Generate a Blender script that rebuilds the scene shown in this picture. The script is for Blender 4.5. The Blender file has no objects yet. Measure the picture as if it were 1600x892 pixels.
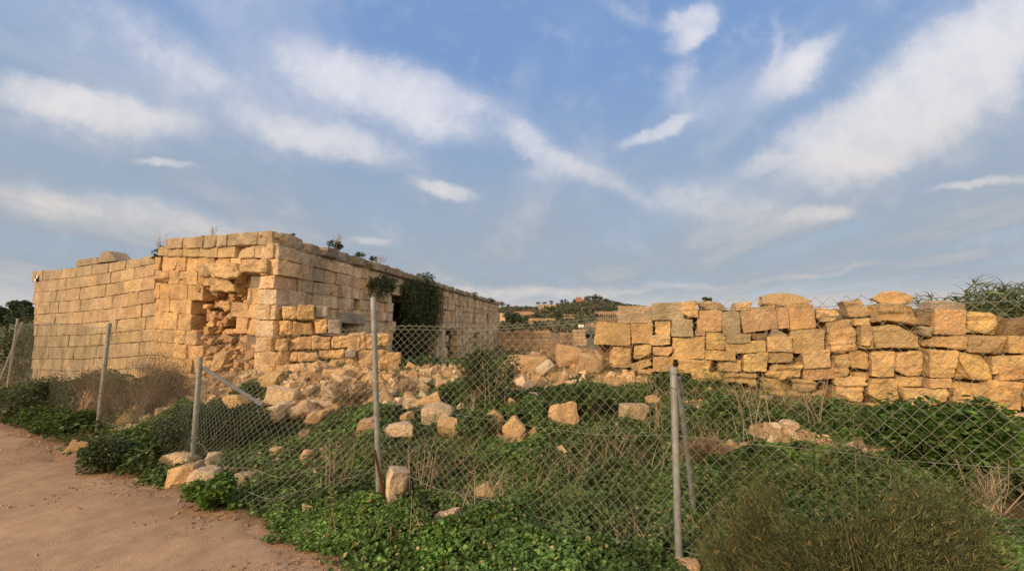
import bpy, math, random
import numpy as np
from mathutils import Vector

C = bpy.context.scene.collection
SC = bpy.context.scene
PI = math.pi
# ------------------------------------------------------------------ camera
F_PX = 600.0; TH = math.atan(0.1); CH = 1.6
cam_d = bpy.data.cameras.new('camera'); cam = bpy.data.objects.new('camera', cam_d); C.objects.link(cam)
cam_d.lens = 36.0 * F_PX / 1600.0; cam_d.sensor_width = 36.0; cam_d.clip_start = 0.05; cam_d.clip_end = 6000
cam.location = (0, 0, CH); cam.rotation_euler = (PI / 2 + TH, 0, 0)
SC.camera = cam
SC.render.resolution_x = 1024; SC.render.resolution_y = 570
SC.view_settings.view_transform = 'Standard'; SC.view_settings.look = 'None'; SC.view_settings.gamma = 1
SC.view_settings.use_curve_mapping = False
SC.view_settings.exposure = 0.32
# ------------------------------------------------------------------ sun
SUN_EL = math.radians(25); SUN_AZ = math.radians(226)     # azimuth clockwise from +Y
to_sun = Vector((math.sin(SUN_AZ) * math.cos(SUN_EL), math.cos(SUN_AZ) * math.cos(SUN_EL), math.sin(SUN_EL)))
sd = bpy.data.lights.new('sun', 'SUN'); sd.energy = 3.0; sd.angle = math.radians(3.5); sd.color = (1.0, 0.73, 0.47)
sun = bpy.data.objects.new('sun', sd); C.objects.link(sun); sun.rotation_euler = to_sun.to_track_quat('Z', 'Y').to_euler()
SKY_K = 0.15

ct, st = math.cos(TH), math.sin(TH)
def ray(px, py):
    """world direction (y-normalised) through a photo pixel of the 1600 wide photograph"""
    x = (px - 800) / F_PX; u = -(py - 446) / F_PX
    Y = ct - u * st; Z = st + u * ct
    return x / Y, Z / Y
def W(px, py, Y):
    a, b = ray(px, py)
    return (a * Y, Y, CH + b * Y)
def to_px(x, y, z):
    dz = z - CH; c = y * ct + dz * st; u = -y * st + dz * ct
    return 800 + F_PX * x / c, 446 - F_PX * u / c

# ------------------------------------------------------------------ sky
world = bpy.data.worlds.new('World'); SC.world = world; world.use_nodes = True
nt = world.node_tree; nt.nodes.clear()
def N(t, **kw):
    n = nt.nodes.new(t)
    for k, v in kw.items(): setattr(n, k, v)
    return n
def LK(a, b): nt.links.new(a, b)
def M(op, a, b=None, c=None, clamp=False):
    n = N('ShaderNodeMath', operation=op, use_clamp=clamp)
    for i, v in enumerate((a, b, c)):
        if v is None: continue
        if isinstance(v, (int, float)): n.inputs[i].default_value = v
        else: LK(v, n.inputs[i])
    return n.outputs[0]
def MR(v, a, b, lo=0.0, hi=1.0):
    n = N('ShaderNodeMapRange', interpolation_type='SMOOTHSTEP')
    LK(v, n.inputs['Value']); n.inputs['From Min'].default_value = a; n.inputs['From Max'].default_value = b
    n.inputs['To Min'].default_value = lo; n.inputs['To Max'].default_value = hi
    return n.outputs[0]
def NOISE(vec, scale, detail=5, rough=0.55, dist=0.0):
    n = N('ShaderNodeTexNoise'); LK(vec, n.inputs['Vector']); n.inputs['Scale'].default_value = scale
    n.inputs['Detail'].default_value = detail; n.inputs['Roughness'].default_value = rough; n.inputs['Distortion'].default_value = dist
    return n
def MIXC(f, a, b, mode='MIX'):
    n = N('ShaderNodeMix', data_type='RGBA', blend_type=mode)
    if isinstance(f, (int, float)): n.inputs[0].default_value = f
    else: LK(f, n.inputs[0])
    for s, v in ((6, a), (7, b)):
        if isinstance(v, tuple): n.inputs[s].default_value = (*v, 1)
        else: LK(v, n.inputs[s])
    return n.outputs[2]
tc = N('ShaderNodeTexCoord'); sep = N('ShaderNodeSeparateXYZ'); LK(tc.outputs['Generated'], sep.inputs[0])
dx, dy, dz_ = sep.outputs
sky = N('ShaderNodeTexSky', sky_type='NISHITA', sun_disc=False)
sky.sun_elevation = SUN_EL; sky.sun_rotation = SUN_AZ; sky.air_density = 1.0; sky.dust_density = 0.6; sky.ozone_density = 1.5
# gnomonic coordinates about +Y for the cloud bank ahead
yy = M('MAXIMUM', dy, 0.05); gx = M('DIVIDE', dx, yy); gz = M('DIVIDE', dz_, yy)
g = N('ShaderNodeCombineXYZ'); LK(gx, g.inputs[0]); LK(gz, g.inputs[1])
# cloud-layer plane coordinates (streets run away from the viewer)
zz = M('ADD', M('MAXIMUM', dz_, 0.0), 0.12)
pl = N('ShaderNodeCombineXYZ'); LK(M('DIVIDE', dx, zz), pl.inputs[0]); LK(M('MULTIPLY', M('DIVIDE', dy, zz), 0.45), pl.inputs[1])
nA = NOISE(pl.outputs[0], 1.3, 8, 0.55, 0.1)
nB = NOISE(g.outputs[0], 7.0, 11, 0.62, 0.15)
warp = NOISE(g.outputs[0], 4.5, 9, 0.62)
wv = N('ShaderNodeVectorMath', operation='MULTIPLY_ADD'); LK(warp.outputs['Color'], wv.inputs[0])
wv.inputs[1].default_value = (0.16, 0.11, 0); wv.inputs[2].default_value = (-0.08, -0.055, 0)
gw = N('ShaderNodeVectorMath', operation='ADD'); LK(g.outputs[0], gw.inputs[0]); LK(wv.outputs[0], gw.inputs[1])
def blob(px, py, a, b, ang, amp, soft=0.2):
    cx, cz = ray(px, py); t = math.radians(ang)          # ang: positive = falls to the right in the photo
    ex, ez = ray(px + a * math.cos(t), py + a * math.sin(t)); fx, fz = ray(px - b * math.sin(t), py + b * math.cos(t))
    la = math.hypot(ex - cx, ez - cz); lb = math.hypot(fx - cx, fz - cz); rot = math.atan2(ez - cz, ex - cx)
    mp = N('ShaderNodeMapping', vector_type='TEXTURE'); LK(gw.outputs[0], mp.inputs[0])
    mp.inputs['Location'].default_value = (cx, cz, 0); mp.inputs['Rotation'].default_value = (0, 0, rot)
    mp.inputs['Scale'].default_value = (la, lb, 1)
    ln = N('ShaderNodeVectorMath', operation='LENGTH'); LK(mp.outputs[0], ln.inputs[0])
    return MR(ln.outputs['Value'], 1.35, soft, 0.0, amp)
BLOBS = [(600, 128, 215, 50, 15, 1.0), (560, 170, 190, 55, 15, .35), (130, 160, 200, 34, 11, .95), (120, 190, 210, 50, 9, .4), (505, 218, 160, 30, 15, .75),
         (690, 298, 60, 16, 14, .75), (838, 228, 60, 30, 35, .7), (850, 275, 40, 22, 10, .4), (930, 275, 95, 22, 25, .5), (1078, 30, 48, 30, -35, .9), (1060, 65, 30, 16, -40, .6),
         (1022, 205, 62, 14, -22, .85), (1235, 120, 75, 42, -30, .75), (1275, 85, 60, 22, -50, .45), (1215, 60, 14, 45, 10, .35), (1440, 145, 270, 78, -34, 1.1), (1500, 190, 220, 60, -25, .35), (1330, 215, 130, 60, -15, .6), (1545, 50, 170, 90, -35, .5),
         (1540, 284, 90, 8, -8, .7), (1110, 318, 130, 45, 8, .5), (255, 255, 55, 9, 5, .6), (230, 335, 230, 32, 12, .55),
         (60, 320, 130, 30, 8, .4), (250, 55, 190, 50, 30, .42), (580, 376, 45, 9, 3, .6), (1285, 338, 60, 14, -4, .55), (1060, 130, 25, 60, 10, .4),
         (820, 455, 200, 13, -1, .6), (1080, 447, 120, 7, -4, .35), (1300, 425, 120, 5, -5, .3), (620, 462, 80, 8, 0, .4), (1180, 262, 70, 18, -15, .35), (980, 15, 60, 18, 30, .4),
         (300, 130, 160, 40, 25, .3), (700, 205, 120, 25, 15, .3)]
mask = None
for bb in BLOBS:
    m = blob(*bb); mask = m if mask is None else M('ADD', mask, m)
nP = NOISE(pl.outputs[0], 4.2, 9, 0.62, 0.25)
tex = M('MULTIPLY', MR(nB.outputs['Fac'], 0.30, 0.66, 0.45, 1.0), MR(nP.outputs['Fac'], 0.30, 0.62, 0.55, 1.15))
nF = NOISE(gw.outputs[0], 13.0, 8, 0.65, 0.1)
er = M('MULTIPLY_ADD', M('SUBTRACT', M('ADD', M('MULTIPLY', nF.outputs['Fac'], .5), M('MULTIPLY', nP.outputs['Fac'], .5)), .5), 2.2, mask)
wide = M('MULTIPLY', M('MINIMUM', mask, 1.0), .24)
mask = M('ADD', wide, M('MULTIPLY', M('MULTIPLY', MR(er, -.02, 1.5), MR(mask, .0, .55)), MR(nB.outputs['Fac'], 0.30, 0.66, 0.55, 1.1)))
fwd = MR(dy, 0.1, 0.3)
gen = MR(nA.outputs['Fac'], 0.47, 0.72, 0.0, 0.28)
gen2 = MR(nB.outputs['Fac'], 0.50, 0.8, 0.0, 0.15)
cl = M('ADD', M('MULTIPLY', mask, fwd), M('ADD', gen, gen2)); cl = M('SUBTRACT', 1.0, M('EXPONENT', M('MULTIPLY', cl, -1.35)))
cl = M('MULTIPLY', cl, MR(dz_, -0.01, 0.03))
base = MIXC(1.0, sky.outputs[0], (1.10, 0.93, 1.08), 'MULTIPLY')
# low grey-blue stratus band and warm strip at the horizon
el = M('DIVIDE', dz_, 1.0)
strat = M('MULTIPLY', MR(dz_, 0.60, 0.10), MR(nA.outputs['Fac'], 0.3, 0.6, 0.6, 1.0))
k = 1.0 / SKY_K
def KC(r, g_, b): return (r * k, g_ * k, b * k)
base = MIXC(1.0, MIXC(MR(dz_, 0.10, 0.62), KC(.28, .37, .475), KC(.165, .275, .50)), (1, 1, 1), 'MULTIPLY')
base = MIXC(0.12, base, sky.outputs[0])
base = MIXC(M('MULTIPLY', strat, 0.92), base, KC(.285, .325, .375))
base = MIXC(MR(dz_, 0.10, 0.015, 0, 0.6), base, KC(.62, .55, .50))
ccol = MIXC(MR(dz_, 0.1, 0.5), KC(.68, .60, .54), KC(.76, .72, .72))
skyc = MIXC(M('MULTIPLY', cl, 0.90), base, ccol)
# behind the viewer the sky near the sun is warmer
sun_w = MR(dy, 0.15, -0.7, 0, 0.9)
skyc = MIXC(sun_w, skyc, KC(1.15, .82, .50))
bg = N('ShaderNodeBackground'); LK(skyc, bg.inputs[0]); bg.inputs[1].default_value = SKY_K
wo = N('ShaderNodeOutputWorld'); LK(bg.outputs[0], wo.inputs[0])

# ------------------------------------------------------------------ maths helpers
rng = np.random.default_rng(7); random.seed(7)
def _h(ix, iy, iz, s):
    n = (ix.astype(np.int64) * 374761393 + iy.astype(np.int64) * 668265263 + iz.astype(np.int64) * 2147483647 + s * 1274126177) & 0xffffffff
    n = ((n ^ (n >> 13)) * 1274126177) & 0xffffffff
    return ((n ^ (n >> 16)) & 0xffff) / 65535.0
def vn(p, s=0):
    p = np.asarray(p, float); i = np.floor(p); f = p - i; f = f * f * (3 - 2 * f); i = i.astype(np.int64)
    r = 0
    for a in (0, 1):
        for b in (0, 1):
            for c in (0, 1):
                w = (f[..., 0] if a else 1 - f[..., 0]) * (f[..., 1] if b else 1 - f[..., 1]) * (f[..., 2] if c else 1 - f[..., 2])
                r = r + w * _h(i[..., 0] + a, i[..., 1] + b, i[..., 2] + c, s)
    return r * 2 - 1
def fbm(p, s=0, o=4, g_=0.5):
    p = np.asarray(p, float); r = 0; a = 1
    for k_ in range(o): r = r + a * vn(p * 2.03 ** k_, s + k_ * 17); a *= g_
    return r
def n2(x, y, f, s=0, o=3):
    x = np.asarray(x, float); return fbm(np.stack([x * f, np.asarray(y, float) * f, np.zeros_like(x)], -1), s, o)
def ss(a, b, x): t = np.clip((x - a) / (b - a), 0, 1); return t * t * (3 - 2 * t)

class MB:
    def __init__(s): s.v = []; s.f = {}; s.t = []; s.n = 0
    def add(s, V, F, tint=(1, 1, 1)):
        V = np.asarray(V, float).reshape(-1, 3)
        T = np.asarray(tint, float)
        if T.ndim == 1: T = np.tile(T, (len(V), 1))
        s.v.append(V); s.t.append(T)
        for f in (F if isinstance(F, list) and isinstance(F[0], np.ndarray) else [F]):
            f = np.asarray(f, np.int64)
            if len(f): s.f.setdefault(f.shape[1], []).append(f + s.n)
        s.n += len(V); return s
    def build(s, name, mat, parent=None, smooth=False, origin=None):
        V = np.concatenate(s.v) if s.v else np.zeros((0, 3)); T = np.concatenate(s.t) if s.t else np.zeros((0, 3))
        if origin is not None: V = V - np.asarray(origin)
        me = bpy.data.meshes.new(name); me.vertices.add(len(V)); me.vertices.foreach_set('co', V.ravel())
        idx = []; starts = []; pos = 0; nf = 0
        for kk, fs in s.f.items():
            f = np.concatenate(fs); idx.append(f.ravel()); starts.append(pos + np.arange(len(f)) * kk); pos += f.size; nf += len(f)
        idx = np.concatenate(idx); starts = np.concatenate(starts)
        me.loops.add(len(idx)); me.loops.foreach_set('vertex_index', idx.astype(np.int32))
        me.polygons.add(nf); me.polygons.foreach_set('loop_start', starts.astype(np.int32))
        me.update(calc_edges=True)
        me.polygons.foreach_set('use_smooth', np.full(nf, smooth))
        ca = me.attributes.new('tint', 'FLOAT_COLOR', 'POINT')
        ca.data.foreach_set('color', np.concatenate([T, np.ones((len(T), 1))], 1).astype(np.float32).ravel())
        me.materials.append(mat); me.validate(); me.update()
        o = bpy.data.objects.new(name, me); C.objects.link(o)
        if origin is not None: o.location = origin
        if parent is not None:
            o.parent = parent
            if origin is None and parent.type == 'EMPTY': o.location = -Vector(parent.location)
        return o
def tag(o, label=None, cat=None, group=None, kind=None):
    if label: o['label'] = label
    if cat: o['category'] = cat
    if group: o['group'] = group
    if kind: o['kind'] = kind
    return o
def empty(name, loc=(0, 0, 0)):
    o = bpy.data.objects.new(name, None); o.empty_display_size = .1; C.objects.link(o); o.location = loc; return o

# cube grids with extra edge lines, welded
_cg = {}
def cube_grid(lines):
    key = tuple(lines)
    if key in _cg: return _cg[key]
    L = np.array(lines); n = len(L); ids = {}; vs = []; fs = []
    def vid(i, j, k_):
        t = (i, j, k_)
        if t not in ids: ids[t] = len(vs); vs.append((L[i], L[j], L[k_]))
        return ids[t]
    for ax in range(3):
        for side in (0, n - 1):
            for a in range(n - 1):
                for b in range(n - 1):
                    q = []
                    for (p, r) in ((a, b), (a + 1, b), (a + 1, b + 1), (a, b + 1)):
                        c = [0, 0, 0]; c[ax] = side; c[(ax + 1) % 3] = p; c[(ax + 2) % 3] = r; q.append(vid(*c))
                    if side == 0: q.reverse()
                    fs.append(q)
    _cg[key] = (np.array(vs), np.array(fs)); return _cg[key]
LV = {0: [-1, -.8, .8, 1], 1: [-1, -.85, -.4, .4, .85, 1], 2: [-1, -.92, -.72, -.36, 0, .36, .72, .92, 1],
      3: [-1, -.95, -.82, -.62, -.4, -.2, 0, .2, .4, .62, .82, .95, 1]}
def stone_verts(hx, hy, hz, lv=1, r=.02, rough=.01, seed=0, chips=0, freq=7.0, strata=0.0, off=(0, 0, 0)):
    U, F = cube_grid(LV[lv]); h = np.array([hx, hy, hz]); r = min(r, .9 * h.min())
    P = U * h; inner = np.clip(P, -(h - r), h - r); d = P - inner; ln = np.linalg.norm(d, axis=1, keepdims=True)
    nrm = d / np.maximum(ln, 1e-9); P = inner + nrm * r
    rs = np.random.default_rng(seed)
    for _ in range(chips):
        n = rs.normal(size=3) * np.array([1, 1, 1]); n /= np.linalg.norm(n); ext = np.abs(n) @ h
        t = ext * rs.uniform(.48, .82); e = P @ n - t; P = P - np.maximum(e, 0)[:, None] * n
    q = (P + np.asarray(off) + seed % 97 * 3.1) * freq
    D = fbm(q, seed % 13, 4, .55)
    if strata: D = D + strata * vn(np.stack([q[:, 0] * .4, q[:, 1] * 4.5, q[:, 2] * .4], -1), 5)
    P = P + nrm * (D * rough)[:, None]
    return P, F
def rotm(rx, ry, rz):
    cx, sx, cy, sy, cz, sz = math.cos(rx), math.sin(rx), math.cos(ry), math.sin(ry), math.cos(rz), math.sin(rz)
    return np.array([[cz, -sz, 0], [sz, cz, 0], [0, 0, 1]]) @ np.array([[cy, 0, sy], [0, 1, 0], [-sy, 0, cy]]) @ np.array([[1, 0, 0], [0, cx, -sx], [0, sx, cx]])

class Plane:
    def __init__(s, P0, P1, outward):
        s.P0 = np.array(P0[:2], float); d = np.array(P1[:2], float) - s.P0; s.L = np.linalg.norm(d); s.d = d / s.L
        n = np.array([s.d[1], -s.d[0]]); s.n = n if n @ np.array(outward) > 0 else -n
    def hit(s, px, py, dep=0.0):
        a, b = ray(px, py); O = s.P0 + s.n * dep
        # O + d*t = (a*Y, Y)
        A = np.array([[s.d[0], -a], [s.d[1], -1]]); t, Y = np.linalg.solve(A, -O)
        return t, CH + b * Y
    def pt(s, S, Z, D):
        S = np.asarray(S, float)
        return np.stack([s.P0[0] + s.d[0] * S + s.n[0] * D, s.P0[1] + s.d[1] * S + s.n[1] * D, np.asarray(Z, float) + 0 * S], -1)
    def px(s, S, Z): p = s.pt(S, Z, 0.0); return to_px(p[0], p[1], p[2])
def plane_block(mb, pl_, quad, d0, d1, tint=(1, 1, 1), lv=1, r=.02, rough=.01, seed=0, chips=0, gap=.004, strata=0, freq=7.0):
    """quad: four (s,z) corners bl, br, tr, tl; block runs from depth d0 (back) to d1 (front)"""
    q = np.array(quad, float); w = (np.linalg.norm(q[1] - q[0]) + np.linalg.norm(q[2] - q[3])) / 2 - 2 * gap
    h = (np.linalg.norm(q[3] - q[0]) + np.linalg.norm(q[2] - q[1])) / 2 - 2 * gap
    if w < .01 or h < .01: return
    P, F = stone_verts(w / 2, h / 2, (d1 - d0) / 2, lv, r, rough, seed, chips, freq, strata)
    a = P[:, 0] / (w + 2 * gap) + .5; b = P[:, 1] / (h + 2 * gap) + .5
    sz = q[0] * ((1 - a) * (1 - b))[:, None] + q[1] * (a * (1 - b))[:, None] + q[2] * (a * b)[:, None] + q[3] * ((1 - a) * b)[:, None]
    mb.add(pl_.pt(sz[:, 0], sz[:, 1], (d0 + d1) / 2 + P[:, 2]), F, tint)
def vary(c, rs, a=.12, h=.04):
    f = 1 + rs.uniform(-a, a); return tuple(np.clip([c[0] * f * (1 + rs.uniform(-h, h)), c[1] * f, c[2] * f * (1 + rs.uniform(-2 * h, 2 * h))], 0, 1))
def tube(mb, pts, r0, r1=None, sides=6, tint=(1, 1, 1), cap=True):
    pts = np.asarray(pts, float); n = len(pts); r1 = r0 if r1 is None else r1
    tg = np.gradient(pts, axis=0); tg /= np.linalg.norm(tg, axis=1, keepdims=True)
    ref = np.array([0, 0, 1.0]) if abs(tg[0][2]) < .8 else np.array([1.0, 0, 0])
    a = np.cross(tg, ref); a /= np.linalg.norm(a, axis=1, keepdims=True); b = np.cross(tg, a)
    an = np.arange(sides) * 2 * PI / sides; R = np.linspace(r0, r1, n)
    V = pts[:, None] + R[:, None, None] * (np.cos(an)[None, :, None] * a[:, None] + np.sin(an)[None, :, None] * b[:, None])
    i = np.arange(n - 1)[:, None] * sides; j = np.arange(sides)[None]; j2 = (j + 1) % sides
    F = np.stack([i + j, i + j2, i + sides + j2, i + sides + j], -1).reshape(-1, 4); fs = [F]
    if cap: fs.append(np.array([list(range(sides))[::-1]])); fs.append(np.array([list(range((n - 1) * sides, n * sides))]))
    mb.add(V.reshape(-1, 3), fs, tint)

# ------------------------------------------------------------------ materials
def mat(name, col, rough=.85, var=.25, nscale=6.0, bump=.3, bscale=40.0, spec=.25, stain=None, stain_amt=.5, stain_scale=2.0, metal=0.0, trans=0.0, pit=0.0, isl=.0, bdist=.02, mott=0.0, mcol=(.5, .36, .2), streak=0.0):
    m = bpy.data.materials.new(name); m.use_nodes = True; t = m.node_tree; t.nodes.clear()
    def n(tp, **kw):
        x = t.nodes.new(tp)
        for a, b in kw.items(): setattr(x, a, b)
        return x
    L = t.links.new
    out = n('ShaderNodeOutputMaterial'); bs = n('ShaderNodeBsdfPrincipled'); bs.inputs['Roughness'].default_value = rough
    bs.inputs['Specular IOR Level'].default_value = spec; bs.inputs['Metallic'].default_value = metal
    geo = n('ShaderNodeNewGeometry'); at = n('ShaderNodeAttribute', attribute_name='tint')
    def noise(s_, det=6, ro=.6):
        x = n('ShaderNodeTexNoise'); x.inputs['Scale'].default_value = s_; x.inputs['Detail'].default_value = det; x.inputs['Roughness'].default_value = ro
        L(geo.outputs['Position'], x.inputs['Vector']); return x.outputs['Fac']
    def mix(f, a, b, mode='MIX'):
        x = n('ShaderNodeMix', data_type='RGBA', blend_type=mode)
        for s_, v in ((0, f), (6, a), (7, b)):
            if isinstance(v, tuple): x.inputs[s_].default_value = (*v, 1)
            elif isinstance(v, (int, float)): x.inputs[s_].default_value = v
            else: L(v, x.inputs[s_])
        return x.outputs[2]
    def mr(v, a, b, lo, hi):
        x = n('ShaderNodeMapRange'); L(v, x.inputs[0])
        for i, q in enumerate((a, b, lo, hi)): x.inputs[i + 1].default_value = q
        return x.outputs[0]
    c = mix(1.0, (*col,) , at.outputs['Color'], 'MULTIPLY')
    v1 = mr(noise(nscale), .3, .7, 1 - var, 1 + var)
    v2 = mr(noise(nscale * 7.3), .3, .7, 1 - var * .6, 1 + var * .6)
    cmb = n('ShaderNodeMath', operation='MULTIPLY'); L(v1, cmb.inputs[0]); L(v2, cmb.inputs[1])
    vv = n('ShaderNodeCombineColor')
    for i in range(3): L(cmb.outputs[0], vv.inputs[i])
    c = mix(1.0, c, vv.outputs[0], 'MULTIPLY')
    if isl:
        r_ = mr(geo.outputs['Random Per Island'], 0, 1, 1 - isl, 1 + isl); v3 = n('ShaderNodeCombineColor')
        for i in range(3): L(r_, v3.inputs[i])
        c = mix(1.0, c, v3.outputs[0], 'MULTIPLY')
    if streak:
        vm = n('ShaderNodeVectorMath', operation='MULTIPLY'); L(geo.outputs['Position'], vm.inputs[0]); vm.inputs[1].default_value = (2.6, 2.6, .45)
        sx = n('ShaderNodeTexNoise'); sx.inputs['Scale'].default_value = 1.0; sx.inputs['Detail'].default_value = 7; sx.inputs['Roughness'].default_value = .65; L(vm.outputs[0], sx.inputs['Vector'])
        c = mix(mr(sx.outputs['Fac'], .48, .66, 0, streak), c, (.20, .175, .14)); c = mix(mr(sx.outputs['Fac'], .44, .30, 0, streak * .7), c, (.62, .50, .34))
    if mott:
        c = mix(mr(noise(nscale * 11, 5, .7), .50, .66, 0, mott), c, tuple(q * .45 for q in mcol)); c = mix(mr(noise(nscale * 4.1, 7, .7), .56, .70, 0, mott * .8), c, tuple(min(q * 1.25, 1) for q in mcol))
    if stain:
        c = mix(mr(noise(stain_scale, 8, .65), .5, .68, 0, stain_amt), c, stain)
    L(c, bs.inputs['Base Color'])
    if bump:
        h = noise(bscale, 8, .65)
        if pit:
            vo = n('ShaderNodeTexVoronoi'); vo.inputs['Scale'].default_value = bscale * 1.3; L(geo.outputs['Position'], vo.inputs['Vector'])
            pm = mr(vo.outputs['Distance'], .0, .45, -pit, 0); ad = n('ShaderNodeMath', operation='ADD'); L(h, ad.inputs[0]); L(pm, ad.inputs[1]); h = ad.outputs[0]
        b = n('ShaderNodeBump'); b.inputs['Strength'].default_value = bump; b.inputs['Distance'].default_value = bdist; L(h, b.inputs['Height']); L(b.outputs[0], bs.inputs['Normal'])
    if trans:
        tr = n('ShaderNodeBsdfTranslucent'); L(c, tr.inputs[0]); mx = n('ShaderNodeMixShader'); mx.inputs[0].default_value = trans
        L(bs.outputs[0], mx.inputs[1]); L(tr.outputs[0], mx.inputs[2]); L(mx.outputs[0], out.inputs[0])
    else: L(bs.outputs[0], out.inputs[0])
    return m
LIME = mat('limestone', (1, 1, 1), .92, .24, 3.0, 1.0, 16, .15, mott=.20, mcol=(.50, .35, .18), stain=(.20, .155, .10), stain_amt=.55, stain_scale=2.6, pit=.35, bdist=.035, streak=.35)
LIME_G = mat('weathered_limestone', (1, 1, 1), .95, .28, 1.8, 1.0, 13, .1, mott=.28, mcol=(.42, .34, .24), stain=(.17, .15, .12), stain_amt=.6, stain_scale=1.3, pit=.4, bdist=.04, streak=.6)
ROCK = mat('fractured_limestone', (1, 1, 1), .9, .2, 7.0, 1.0, 24, .15, mott=.18, mcol=(.50, .36, .20), stain=(.30, .20, .11), stain_amt=.4, stain_scale=7, pit=.25, bdist=.035)
SOIL = mat('rubbly_soil', (1, 1, 1), .95, .3, 3.0, .8, 60, .1, bdist=.02)
PATHM = mat('trodden_earth', (.41, .285, .182), .95, .24, 1.1, .8, 130, .12, stain=(.38, .255, .165), stain_amt=.5, stain_scale=3, bdist=.018)
LEAF = mat('leaf', (1, 1, 1), .55, .2, 2.0, 0, 10, .35, trans=.25, isl=.3)
DRY = mat('dry_stalk', (1, 1, 1), .85, .2, 3.0, 0, 10, .15, isl=.3)
BARK = mat('bark', (.12, .09, .06), .9, .2, 8, .5, 40, .1)
GALV = mat('galvanised_steel', (.29, .31, .31), .55, .25, 14, .35, 90, .4, stain=(.22, .21, .18), stain_amt=.8, stain_scale=9, metal=.35, bdist=.004)
WIRE = mat('weathered_wire', (.19, .21, .17), .6, .3, 9, 0, 10, .3, metal=.2)
RUST = mat('rusty_iron', (.17, .085, .05), .85, .3, 20, .6, 80, .2, bdist=.004)
HILLM = mat('hill_ground', (1, 1, 1), .95, .25, .05, 0, 1, .1)
PLAST = mat('plaster', (1, 1, 1), .9, .12, .6, 0, 10, .1)
DARKM = mat('dark_opening', (.05, .045, .04), .9, .1, 3, 0, 10, .1)
PVC = mat('grey_pipe', (.42, .40, .36), .6, .15, 6, .1, 40, .3)

# ------------------------------------------------------------------ terrain
CORN = (-4.13, 6.7)
ctrl = []
def cp(px, py, Y): x, y, z = W(px, py, Y); ctrl.append((x, y, z))
for a in [(350, 645, 5.6), (300, 605, 6.5), (430, 592, 6.35), (375, 588, 6.6), (480, 578, 6.45), (540, 580, 6.6), (500, 606, 6.0), (590, 584, 6.9), (400, 622, 5.9), (270, 625, 6.5), (900, 548, 7.9), (850, 550, 8.2), (935, 546, 7.6), (800, 556, 8.6), (620, 578, 7.5), (690, 575, 8.0), (780, 566, 8.6), (850, 580, 7.7), (930, 580, 7.1),
          (1050, 594, 6.7), (1150, 606, 6.35), (1250, 628, 6.0), (1450, 648, 5.5), (1600, 660, 5.1), (600, 690, 4.6), (850, 710, 4.4), (1200, 730, 3.9), (1100, 655, 5.2),
          (870, 645, 5.6), (700, 625, 6.4), (450, 665, 5.3), (1400, 700, 4.4), (52, 592, 10.6), (160, 590, 8.9), (240, 592, 7.7), (150, 640, 7.4), (1560, 720, 4.1)]: cp(*a)
for (x, y) in [(-11.6, 9.0), (-6.17, 5.9), (-3.62, 4.53), (-1.19, 3.64), (1.1, 2.72), (3.3, 1.8), (-9, 7.3), (-5, 4.9), (-2.4, 3.7), (0, 2.9), (2.2, 2), (5.5, 1.0), (8, 0), (-16, 11)]: ctrl.append((x, y, 0.0))
for (x, y) in [(-14, 4), (-8, 2), (-3, 0), (-1, 1), (3, -1), (8, -3), (0, -3), (-8, -3), (-5, 3), (-16, -3), (-16, 9)]: ctrl.append((x, y, 0.0))
for (x, y, z) in [(-14, 13, 0), (-8, 11, .2), (-3, 12, .1), (-4, 9, .5), (0, 12, .25), (4, 11, .4), (9, 9, .4), (12, 5, .4), (11, 1, .1), (2, 9, .6), (6.5, 7, .5), (-14, 20, 0), (0, 20, -.2), (12, 20, 0)]: ctrl.append((x, y, z))
ctrl = np.array(ctrl)
def _fit(c):
    n = len(c); D = np.linalg.norm(c[:, None, :2] - c[None, :, :2], axis=2); K = D - np.eye(n) * 0.12
    P = np.c_[np.ones(n), c[:, :2]]; A = np.block([[K, P], [P.T, np.zeros((3, 3))]])
    return np.linalg.solve(A, np.r_[c[:, 2], 0, 0, 0])
wts = _fit(ctrl)
# path outline
pe_px = [(0, 667), (60, 690), (140, 733), (190, 745), (250, 768), (290, 778), (330, 800), (380, 822), (420, 850), (470, 868), (522, 893)]
edge = []
for p in pe_px:
    a, b = ray(*p); Y = -CH / b; edge.append((a * Y, Y))
edge = [(-60, 30), (-30, 16.2), (-14, 9.0)] + edge + [(-.35, 1.9), (.6, 1.25), (2.2, .35), (6, -1.6), (20, -9)]
pathpoly = np.array(edge + [(20, -16), (2, -6), (-6, -3), (-16, 2), (-40, 12), (-60, 20)])
edge = np.array(edge)
def in_poly(x, y, P):
    x = np.asarray(x); y = np.asarray(y); ins = np.zeros(x.shape, bool); j = len(P) - 1
    for i in range(len(P)):
        xi, yi = P[i]; xj, yj = P[j]
        c = ((yi > y) != (yj > y)) & (x < (xj - xi) * (y - yi) / (yj - yi + 1e-12) + xi); ins ^= c; j = i
    return ins
def seg_dist(x, y, E):
    d = np.full(np.shape(x), 1e9)
    for i in range(len(E) - 1):
        a = E[i]; b = E[i + 1]; ab = b - a; t = np.clip(((x - a[0]) * ab[0] + (y - a[1]) * ab[1]) / (ab @ ab), 0, 1)
        d = np.minimum(d, np.hypot(x - a[0] - t * ab[0], y - a[1] - t * ab[1]))
    return d
def edge_sd(x, y):   # positive on the verge side
    d = seg_dist(x, y, edge); return np.where(in_poly(x, y, pathpoly), -d, d)
ridge_px = np.array([(-900, 500), (0, 492), (300, 490), (700, 484), (790, 480), (835, 479), (865, 476), (900, 473), (930, 470), (955, 474), (985, 479), (1030, 484), (1200, 488), (1600, 490), (2600, 500)], float)
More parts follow.
